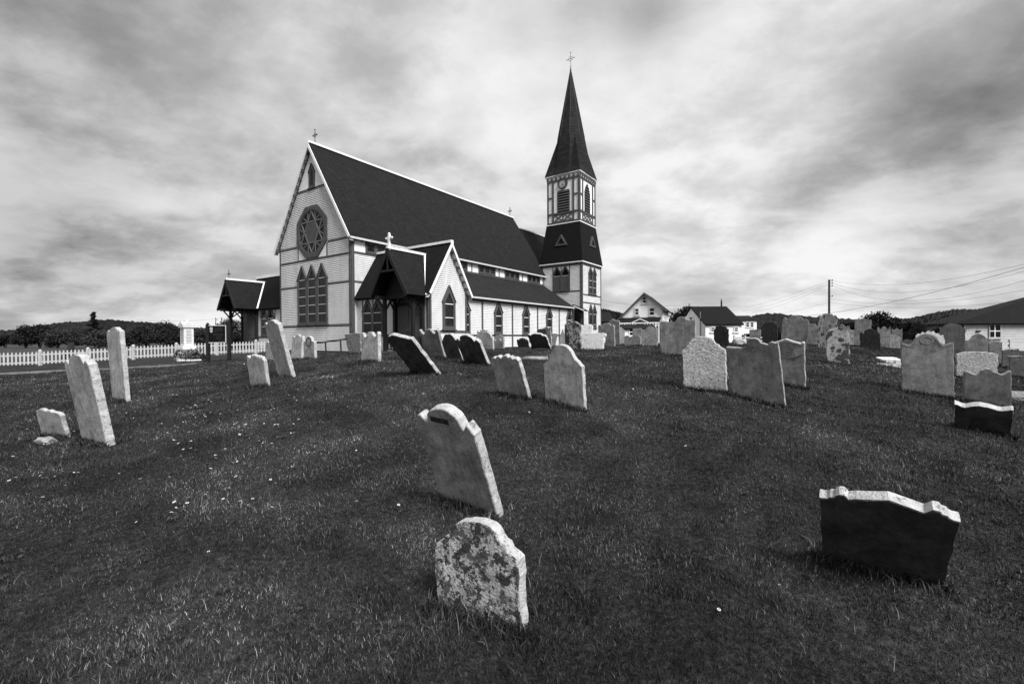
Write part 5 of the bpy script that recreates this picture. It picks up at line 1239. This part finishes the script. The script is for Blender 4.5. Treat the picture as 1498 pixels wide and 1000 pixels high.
# ------------------------------------------------------------------ poles and wires
M['polewood'] = mat('grey_weathered_pole', .03, .05, 6, .9)
def pole(px, pyt, Y, label, r=.13, arms=True):
    tp = at(px, pyt, Y); g = gz(tp.x, tp.y); t = empty('utility_pole', (tp.x, tp.y, g), 0, label=label, cat='utility pole', group=None); H = tp.z-g
    mb = MB(); mb.tube((0, 0, -.5), (0, 0, H), r, r*.8, 10); mb.build('shaft', M['polewood'], t)
    if arms:
        for z in (.12, .42, .75, 1.9):
            mb = MB(); mb.bar((-.0, -.05, H-z), (.32, -.05, H-z), .04, .04); mb.lathe((.32, -.05, H-z), [(.05, 0), (.07, .06), (.03, .14)], 8); mb.build('insulator', M['iron'], t)
    return tp
P1 = pole(1213, 409, 52, 'tall dark utility pole behind the headstones on the right')
pole(1055.3, 437, 90, 'distant thin utility pole rising over the garage roof', .1, False)
pole(315.5, 464.5, 120, 'far pole above the bushes left of the north porch', .1, False)
pole(324, 464, 122, 'far pole nearer the north porch above the bushes', .1, False)
def wire(a, b, sag, label, r=.016, n=24):
    r *= .6
    a, b = Vector(a), Vector(b); mb = MB(); pts = [a.lerp(b, k/n)-Vector((0, 0, sag*4*(k/n)*(1-k/n))) for k in range(n+1)]
    for p, q in zip(pts[:-1], pts[1:]): mb.tube(p-a, q-a, r, r, 5)
    o = mb.build('power_line', M['iron']); o.location = a; return tag(o, label, 'power line', 'overhead lines by the utility pole')
tp = at(1213, 410, 52)
for k, (pa_, pb2) in enumerate([((1214, 409.8), (1560, 370)), ((1214, 413.6), (1560, 378)), ((1214, 416.2), (1560, 390))]):
    wire(at(*pa_, 52), at(*pb2, 27), [1.1, 1.5, 1.9][k], 'thin line from the pole top running to the right edge, %s of three' % ['highest', 'middle', 'lowest'][k], .014)
for k, (pa_, pb2) in enumerate([((1212, 411), (1060, 455)), ((1212, 414), (1085, 455)), ((1212, 416.5), (1100, 457))]):
    wire(at(*pa_, 52), at(*pb2, 95), .5, 'thin line sloping down left from the pole top, %s of three' % ['outermost', 'middle', 'innermost'][k], .016)
wire(at(985, 450.5, 60), at(1560, 372, 24), 2.3, 'long heavier line rising from the gabled house to the right edge', .02)
wire(at(1213, 436, 52), at(1560, 412, 30), 1.0, 'line from low on the pole to the right edge, upper of two', .014)
wire(at(1213, 442, 52), at(1560, 432, 30), .7, 'line from low on the pole to the right edge, lower of two', .014)
wire(at(1212, 442, 52), at(1090, 461, 95), .6, 'line sloping left from low on the pole', .016)
wire(at(877, 438.5, 50), at(995, 446.5, 62), .35, 'thin line crossing in front of the gabled house', .02)
wire(at(200, 468, 120), at(334, 464, 122), .6, 'far thin line between the distant poles left of the porch', .035)

# ------------------------------------------------------------------ trees and bushes
M['bark_t'] = mat('tree_bark', .02, .04, 9, .9)
def leafmat(lo, hi):
    m = bpy.data.materials.new('leaf_mass'); m.use_nodes = True; t = m.node_tree; b = t.nodes['Principled BSDF']; b.inputs['Roughness'].default_value = .8; b.inputs['Specular IOR Level'].default_value = .1
    g = N(t, 'ShaderNodeNewGeometry'); t.links.new(mulc(t, ramp(t, g.outputs['Random Per Island'], [(0, lo), (1, hi)]), ramp(t, noise(t, g.outputs['Position'], .5, 3, .6), [(.3, .7), (.7, 1.4)])), b.inputs['Base Color']); return m
M['leafA'] = leafmat(.010, .035); M['leafB'] = leafmat(.018, .060); M['leafC'] = leafmat(.006, .018)
def tree(name, x, y, H, Wd, n, ls, m, label, cat, kind='round', dens=7, group=None, zoff=0, Dp=None):
    g = gz(x, y)+zoff; t = empty(name, (x, y, g), 0, label=label, cat=cat, group=group); rs = random.Random(int(x*13+y*7)); Dp = Dp or Wd*.6
    mb = MB(); tr_ = MB()
    if kind == 'spruce':
        tr_.tube((0, 0, -.3), (0, 0, H), H*.018, .02)
        nb = 46
        for k in range(nb):
            q = (k+rs.random())/nb; z = H*(.05+.93*q); a = rs.uniform(0, 6.28); Lb = (Wd/2*(1-q)**.75+.12)*rs.uniform(.35, 1.15); e2 = Vector((math.cos(a)*Lb, math.sin(a)*Lb, z+Lb*rs.uniform(-.1, .45)))
            tr_.tube((0, 0, z), e2, .035, .01, 4)
            for _ in range(int(n/nb)):
                t2 = rs.random()**.7; c = Vector((0, 0, z)).lerp(e2, t2)+Vector((rs.gauss(0, 1), rs.gauss(0, 1), rs.gauss(0, .7)))*.13*(.4+t2); d = Vector((rs.gauss(0, 1), rs.gauss(0, 1), rs.gauss(0, .6))).normalized()*ls*.7; e = d.cross(Vector((rs.gauss(0, 1), rs.gauss(0, 1), rs.gauss(0, 1)))).normalized()*ls*.3
                mb.quad(c-d, c+e, c+d, c-e)
    else:
        bl = []
        for k in range(dens):
            a = rs.uniform(0, 6.28); r = math.sqrt(rs.random()); cx3 = Wd/2*.72*r*math.cos(a); cy3 = Dp/2*.72*r*math.sin(a); hmax = H*(1-.55*(abs(cx3)/(Wd/2))**2); cz = rs.uniform(.28, .80)*hmax; R_ = rs.uniform(.16, .30)*min(H, Wd)
            bl.append((Vector((cx3, cy3, cz)), R_*rs.uniform(1.0, 1.5), R_*rs.uniform(.7, 1.0)))
        for i in range(min(5, dens)):
            c = bl[i][0]; mid = Vector((c.x*.4, c.y*.4, c.z*.5)); tr_.tube((rs.uniform(-.15, .15)*Wd*.3, 0, -.3), mid, H*.022, H*.014); tr_.tube(mid, c, H*.014, H*.005)
        for k in range(n):
            c0, rx_, rz_ = bl[rs.randrange(len(bl))]; d = Vector((rs.gauss(0, 1), rs.gauss(0, 1), rs.gauss(0, 1))).normalized(); rr_ = rs.random()**.35*(1+.18*math.sin(d.x*7+d.z*9+c0.x))*rs.choice((1, 1, 1, 1.12, 1.25))
            c = c0+Vector((d.x*rx_, d.y*rx_, d.z*rz_))*rr_
            if c.z < .05: c.z = rs.uniform(.05, .5)
            e = Vector((rs.gauss(0, 1), rs.gauss(0, 1), rs.gauss(0, .8))).normalized()*ls*rs.uniform(.6, 1.2); f = e.cross(Vector((rs.gauss(0, 1), rs.gauss(0, 1), rs.gauss(0, 1)))).normalized()*ls*.5
            mb.quad(c-e, c+f, c+e, c-f)
    tr_.build('trunk', M['bark_t'], t); mb.build('crown', M[m], t)
def treepx(name, px, pyt, pyb, wpx, Y, n, lpx, m, label, cat='bush', kind='round', dens=7, group=None):
    s = Y/FPX; b = at(px, pyb, Y); H = (pyb-pyt)*s; g = gz(b.x, b.y); H2 = (at(px, pyt, Y).z-g)
    tree(name, b.x, b.y, H2, wpx*s, n, lpx*s, m, label, cat, kind, dens, group)
G1 = 'bushes beyond the picket fence'; Y0 = 105
treepx('bush', 8, 486, 503, 60, Y0+8, 3500, 1.5, 'leafC', 'low dark bush at the left edge beyond the fence', group=G1)
treepx('bush', 38, 475, 502, 44, Y0, 6000, 1.5, 'leafA', 'ragged dark bush nearest the left edge of the treeline', dens=12, group=G1)
treepx('bush', 58, 470, 501, 34, Y0+2, 5000, 1.5, 'leafA', 'tallest part of the left thicket, twiggy flat-topped bush', dens=9, group=G1)
treepx('bush', 84, 480, 501, 36, Y0-4, 5000, 1.4, 'leafB', 'rounded bush right of the twiggy flat-topped one', dens=9, group=G1)
treepx('bush', 108, 483, 501, 34, Y0-3, 4500, 1.4, 'leafA', 'low bush left of the small spruce', dens=8, group=G1)
treepx('spruce_tree', 138, 456, 501, 26, Y0+3, 4200, 1.8, 'leafC', 'small ragged spruce rising above the left treeline', 'spruce', 'spruce')
treepx('bush', 143, 480, 501, 42, Y0-5, 5500, 1.4, 'leafB', 'pale-edged bush at the foot of the small spruce', dens=10, group=G1)
treepx('bush', 176, 481, 501, 44, Y0-2, 5000, 1.4, 'leafA', 'wide low bush behind the tall narrow slab', dens=10, group=G1)
treepx('bush', 216, 468, 500, 52, Y0, 8500, 1.5, 'leafA', 'large dark rounded bush left of the marble monument', dens=14, group=G1)
treepx('bush', 243, 470, 500, 44, Y0-2, 7500, 1.5, 'leafA', 'large bush just left of the marble monument', dens=12, group=G1)
treepx('bush', 262, 478, 500, 30, Y0-3, 4500, 1.4, 'leafA', 'bush directly behind the marble monument', dens=8, group=G1)
treepx('bush', 298, 476, 500, 36, Y0-2, 5000, 1.4, 'leafB', 'bush behind the notice board', dens=9, group=G1)
treepx('bush', 345, 462, 502, 44, 80, 7000, 1.4, 'leafB', 'tall bush seen through the north porch', dens=11, group=G1)
treepx('bush', 330, 470, 502, 30, 85, 4500, 1.4, 'leafA', 'bush left of the north porch post', dens=8, group=G1)
treepx('deciduous_tree', 1003, 439, 492, 42, 75, 2600, 2.0, 'leafC', 'small leafy tree between the gabled house and the garage', 'tree', dens=9)
treepx('bush', 980, 464, 492, 26, 74, 2600, 1.6, 'leafC', 'dark bush right of the gabled house', dens=7)
treepx('bush', 886, 446, 490, 22, 90, 2200, 1.7, 'leafA', 'round bush on the slope right of the church tower', dens=7)
G2 = 'dark hedge trees on the right'
treepx('bush', 1284, 452, 490, 42, 95, 3400, 1.9, 'leafC', 'open-crowned tree above the dark hedge on the right', 'tree', dens=9, group=G2)
treepx('bush', 1306, 453, 490, 34, 96, 2600, 1.9, 'leafC', 'lower right neighbour of the open-crowned tree above the hedge', 'tree', dens=7, group=G2)
for i, (px, top, w_) in enumerate([(1245, 470, 44), (1278, 468, 50), (1312, 467, 50), (1342, 466, 46), (1368, 464, 44), (1392, 462, 44), (1130, 482, 40), (1098, 486, 24)]):
    treepx('bush', px, top, 497, w_, 72-i, 5200, 1.6, 'leafC', ['hedge bush behind the streaked headstone', 'hedge bush behind the tall gable-topped headstone', 'hedge bush behind the crowned headstone', 'hedge bush left of the broad scroll-topped headstone', 'hedge bush above the broad scroll-topped headstone', 'hedge bush meeting the clapboard house', 'dark bush behind the solid black headstone', 'small dark bush by the low white rail fence'][i], dens=11, group=G2)

treepx('bush', 1350, 470, 506, 44, 32.0, 6000, .9, 'leafC', 'dark shrub standing left of the clapboard house', dens=10, group=G2)
treepx('bush', 1380, 466, 504, 38, 32.4, 6000, .9, 'leafC', 'dark shrub against the left corner of the clapboard house', dens=10, group=G2)
# ------------------------------------------------------------------ grass and flowers
def blades(name, pts, hgt, wid, lean, shade, seed):
    r = np.random.default_rng(seed); n = len(pts); a = r.uniform(0, 2*np.pi, n); dx, dy = np.cos(a), np.sin(a)
    b = r.uniform(0, 2*np.pi, n); lx, ly = np.cos(b)*lean, np.sin(b)*lean
    x, y = pts[:, 0], pts[:, 1]; z = gza(x, y)-.01
    V = np.empty((n, 5, 3), np.float32)
    for k, (s, q) in enumerate(((-1, 0), (1, 0), (-.75, .5), (.75, .5), (0, 1))):
        V[:, k, 0] = x+s*dx*wid/2+lx*hgt*q**2; V[:, k, 1] = y+s*dy*wid/2+ly*hgt*q**2; V[:, k, 2] = z+hgt*q*(1-.35*lean*q)
    base_ = np.arange(n)[:, None]*5
    loops = np.concatenate([base_+np.array([[0, 1, 3, 2]]), base_+np.array([[2, 3, 4]])], 1).ravel()
    me = bpy.data.meshes.new(name); me.vertices.add(n*5); me.vertices.foreach_set('co', V.ravel())
    me.loops.add(len(loops)); me.loops.foreach_set('vertex_index', loops.astype(np.int32))
    me.polygons.add(n*2); st_ = (np.arange(n)[:, None]*7+np.array([[0, 4]])).ravel(); me.polygons.foreach_set('loop_start', st_.astype(np.int32))
    at_ = me.attributes.new('shade', 'FLOAT', 'POINT'); at_.data.foreach_set('value', np.repeat(shade, 5).astype(np.float32))
    me.update(calc_edges=True); me.materials.append(M['blade'])
    o = bpy.data.objects.new(name, me); COL.objects.link(o); return tag(o, kind='stuff')
def mk_blade():
    m = bpy.data.materials.new('grass_blade'); m.use_nodes = True; t = m.node_tree; b = t.nodes['Principled BSDF']; b.inputs['Roughness'].default_value = .6; b.inputs['Specular IOR Level'].default_value = .25
    a_ = N(t, 'ShaderNodeAttribute', attribute_name='shade'); g = N(t, 'ShaderNodeNewGeometry'); c = ramp(t, a_.outputs['Fac'], [(0, .006), (.45, .023), (.75, .060), (1, .21)])
    c = mulc(t, c, ramp(t, noise(t, g.outputs['Position'], .9, 6, .7), [(.33, .40), (.48, 1.0), (.60, 1.8), (.70, 3.0)])); t.links.new(c, b.inputs['Base Color'])
    return m
M['blade'] = mk_blade()
def field(n, r0, r1, power, seed):
    r = np.random.default_rng(seed); u = r.random(n); d = (r0**power+(r1**power-r0**power)*u)**(1/power); th = r.uniform(-R(52), R(52), n)
    y = d*np.cos(th); x = d*np.sin(th); return np.stack([x, y], 1), d
def grass():
    r = np.random.default_rng(5)
    pts, d = field(GRASS_N, 1.25, 30, .72, 11)
    k = np.where((np.abs(pts[:, 0]) < 1.25*pts[:, 1]+.8))[0]; pts, d = pts[k], d[k]; n = len(pts)
    patch = .5+.5*np.sin(pts[:, 0]*1.7+np.sin(pts[:, 1]*2.3)*1.4)*np.sin(pts[:, 1]*1.9+pts[:, 0]*.6)
    # churchyard only: stay out of the church's footprint
    c, s_ = math.cos(PSI), math.sin(PSI); qx, qy = pts[:, 0]+10.485, pts[:, 1]-30; lb, ls = qx*c-qy*s_, qx*s_+qy*c
    ok = ~((ls > -.9) & (lb > -16) & (lb < 7)); pts, d, patch = pts[ok], d[ok], patch[ok]; n = len(pts)
    vx = np.sin(pts[:, 0]*6.1+np.sin(pts[:, 1]*4.7)*2)*np.sin(pts[:, 1]*7.3+np.sin(pts[:, 0]*5.1)*2)
    h = (.016+.020*r.random(n)**1.5+.012*patch*r.random(n)+.022*np.clip(vx, 0, 1))*(1+d*.02); h *= np.where(r.random(n) < .006, 1.8, 1)
    w = (.0016+.0016*r.random(n))*(1+d*.28); lean = .1+.45*r.random(n)
    worn = np.zeros(n)
    for (px_, py_, rr_, am) in WORN:
        c_ = hit(px_, py_); worn += am*np.exp(-((pts[:, 0]-c_.x)**2+((pts[:, 1]-c_.y)*1.0)**2)/(rr_*(.6+.12*c_.y))**2)
    worn *= .5+r.random(n)
    dk = np.clip(np.sin(pts[:, 0]*3.3+2*np.sin(pts[:, 1]*1.9))*np.sin(pts[:, 1]*4.1+1.7*np.sin(pts[:, 0]*2.2)), -1, 1)
    h = h*(1-.4*np.clip(worn, 0, 1))
    blades('grass', pts, h, w, lean, np.clip(r.beta(2, 2.6, n)*(1+.22*dk)+.42*worn, 0, 1), 21)
    # longer tufts round the feet of the stones and dry wisps
    P = []; 
    for row in STONES:
        x, y, yaw, w_ = row[1], row[2], R(row[3]), row[7]
        if y > 16: continue
        m_ = int(1300*min(1, 7/y)); u = r.uniform(-.58, .58, m_)*w_; v = np.where(r.random(m_) < .75, -r.exponential(.035, m_)-.005, .1+r.exponential(.05, m_)); P.append(np.stack([x+u*math.cos(yaw)+v*math.sin(yaw), y-u*math.sin(yaw)+v*math.cos(yaw)], 1))
    P = np.vstack(P); n = len(P); dd = np.hypot(P[:, 0], P[:, 1])
    blades('grass', P, .04+.10*r.random(n)**2, (.004+.002*r.random(n))*(1+dd*.15), .3+.6*r.random(n), np.clip(r.beta(2, 2.6, n), 0, 1), 22)
    P, dd = field(900, 1.6, 14, 1.0, 31); n = len(P); blades('grass', P, .04+.07*r.random(n), .0022*(1+dd*.22), .3+.5*r.random(n), .80+.2*r.random(n), 23)
GRASS_N = 1050000
WORN = [(425, 745, .22, .9), (400, 742, .12, .6), (945, 762, .3, .7), (870, 778, .2, .5), (860, 597, .3, .6), (920, 632, .35, .5), (1100, 590, .5, .35), (350, 700, .5, .25), (700, 570, .4, .5), (1130, 740, .35, .35), (600, 800, .5, .2), (1180, 650, .5, .3), (480, 640, .8, .22), (820, 680, .5, .3), (250, 790, .5, .2), (900, 850, .4, .2)]
grass()
def weeds():
    r = np.random.default_rng(77); c, dd = field(300, 1.8, 14, 1.3, 41); V = []; F = []; k = 0
    for (x0, y0), d_ in zip(c, dd):
        m_ = r.integers(14, 50); rad = r.uniform(.03, .12)*(1+d_*.05)
        for _ in range(m_):
            a = r.uniform(0, 6.28); q = rad*math.sqrt(r.random()); x, y = x0+q*math.cos(a), y0+q*math.sin(a); b = r.uniform(0, 6.28); l = r.uniform(.006, .016)*(1+d_*.10); w = l*r.uniform(.25, .5); z = -.3
            dx, dy = math.cos(b), math.sin(b); V += [(x, y, .006), (x+dx*l*.5-dy*w, y+dy*l*.5+dx*w, .026), (x+dx*l, y+dy*l, .020), (x+dx*l*.5+dy*w, y+dy*l*.5-dx*w, .026)]; F.append((k, k+1, k+2, k+3)); k += 4
    V = np.array(V); V[:, 2] += gza(V[:, 0], V[:, 1])+.008; me = bpy.data.meshes.new('weeds'); me.from_pydata(V.tolist(), [], F); me.materials.append(M['leafB']); me.update(); o = bpy.data.objects.new('weeds', me); COL.objects.link(o); tag(o, kind='stuff')
weeds()
def flowers():
    mb = MB()
    for k in range(11):
        a0 = 2*math.pi*k/11; a1 = a0+.42; mb.quad((0, 0, .003), (.016*math.cos(a0), .016*math.sin(a0), .004), (.019*math.cos((a0+a1)/2), .019*math.sin((a0+a1)/2), .002), (.016*math.cos(a1), .016*math.sin(a1), .004))
    fl = mb.build('petals', M['petal']); g = MB(); g.lathe((0, 0, 0), [(.006, 0), (.006, .006), (.002, .009)], 8); cen = g.build('centre', M['mid']); s = MB(); s.tube((0, 0, -.055), (0, 0, 0), .0012, .0012, 4); stm = s.build('stem', M['leaf'])
    me_p, me_c, me_s = fl.data, cen.data, stm.data
    for o in (fl, cen, stm): bpy.data.objects.remove(o)
    rs = random.Random(12); spots = []
    for (cx2, cy2, sx, sy, n) in ((300, 612, 75, 22, 70), (60, 620, 60, 40, 26), (330, 650, 80, 45, 48), (50, 705, 40, 14, 16), (400, 690, 140, 60, 26), (390, 560, 90, 15, 24), (260, 750, 30, 15, 6), (1100, 560, 150, 30, 5), (900, 560, 60, 25, 6), (1250, 600, 80, 40, 3), (1080, 920, 60, 30, 2), (540, 560, 40, 20, 8), (980, 620, 120, 40, 8)):
        for _ in range(n): spots.append((rs.gauss(cx2, sx), rs.gauss(cy2, sy)))
    for px, py in spots:
        if not (0 < px < 1498 and 535 < py < 985): continue
        p = hit(px, py); e = empty('daisy', (p.x, p.y, p.z+.055), rs.uniform(0, 6), label='small white daisy open in the churchyard grass', cat='daisy', group='white daisies in the grass'); sc = rs.uniform(.34, .62)*(1+p.y*.06); e.scale = (sc, sc, 1); e.rotation_euler = (rs.uniform(-.5, .5), rs.uniform(-.5, .5), rs.uniform(0, 6))
        for nm, me in (('petals', me_p), ('centre', me_c), ('stem', me_s)):
            c = bpy.data.objects.new(nm, me); COL.objects.link(c); c.parent = e
flowers()
scene.render.engine = 'CYCLES'
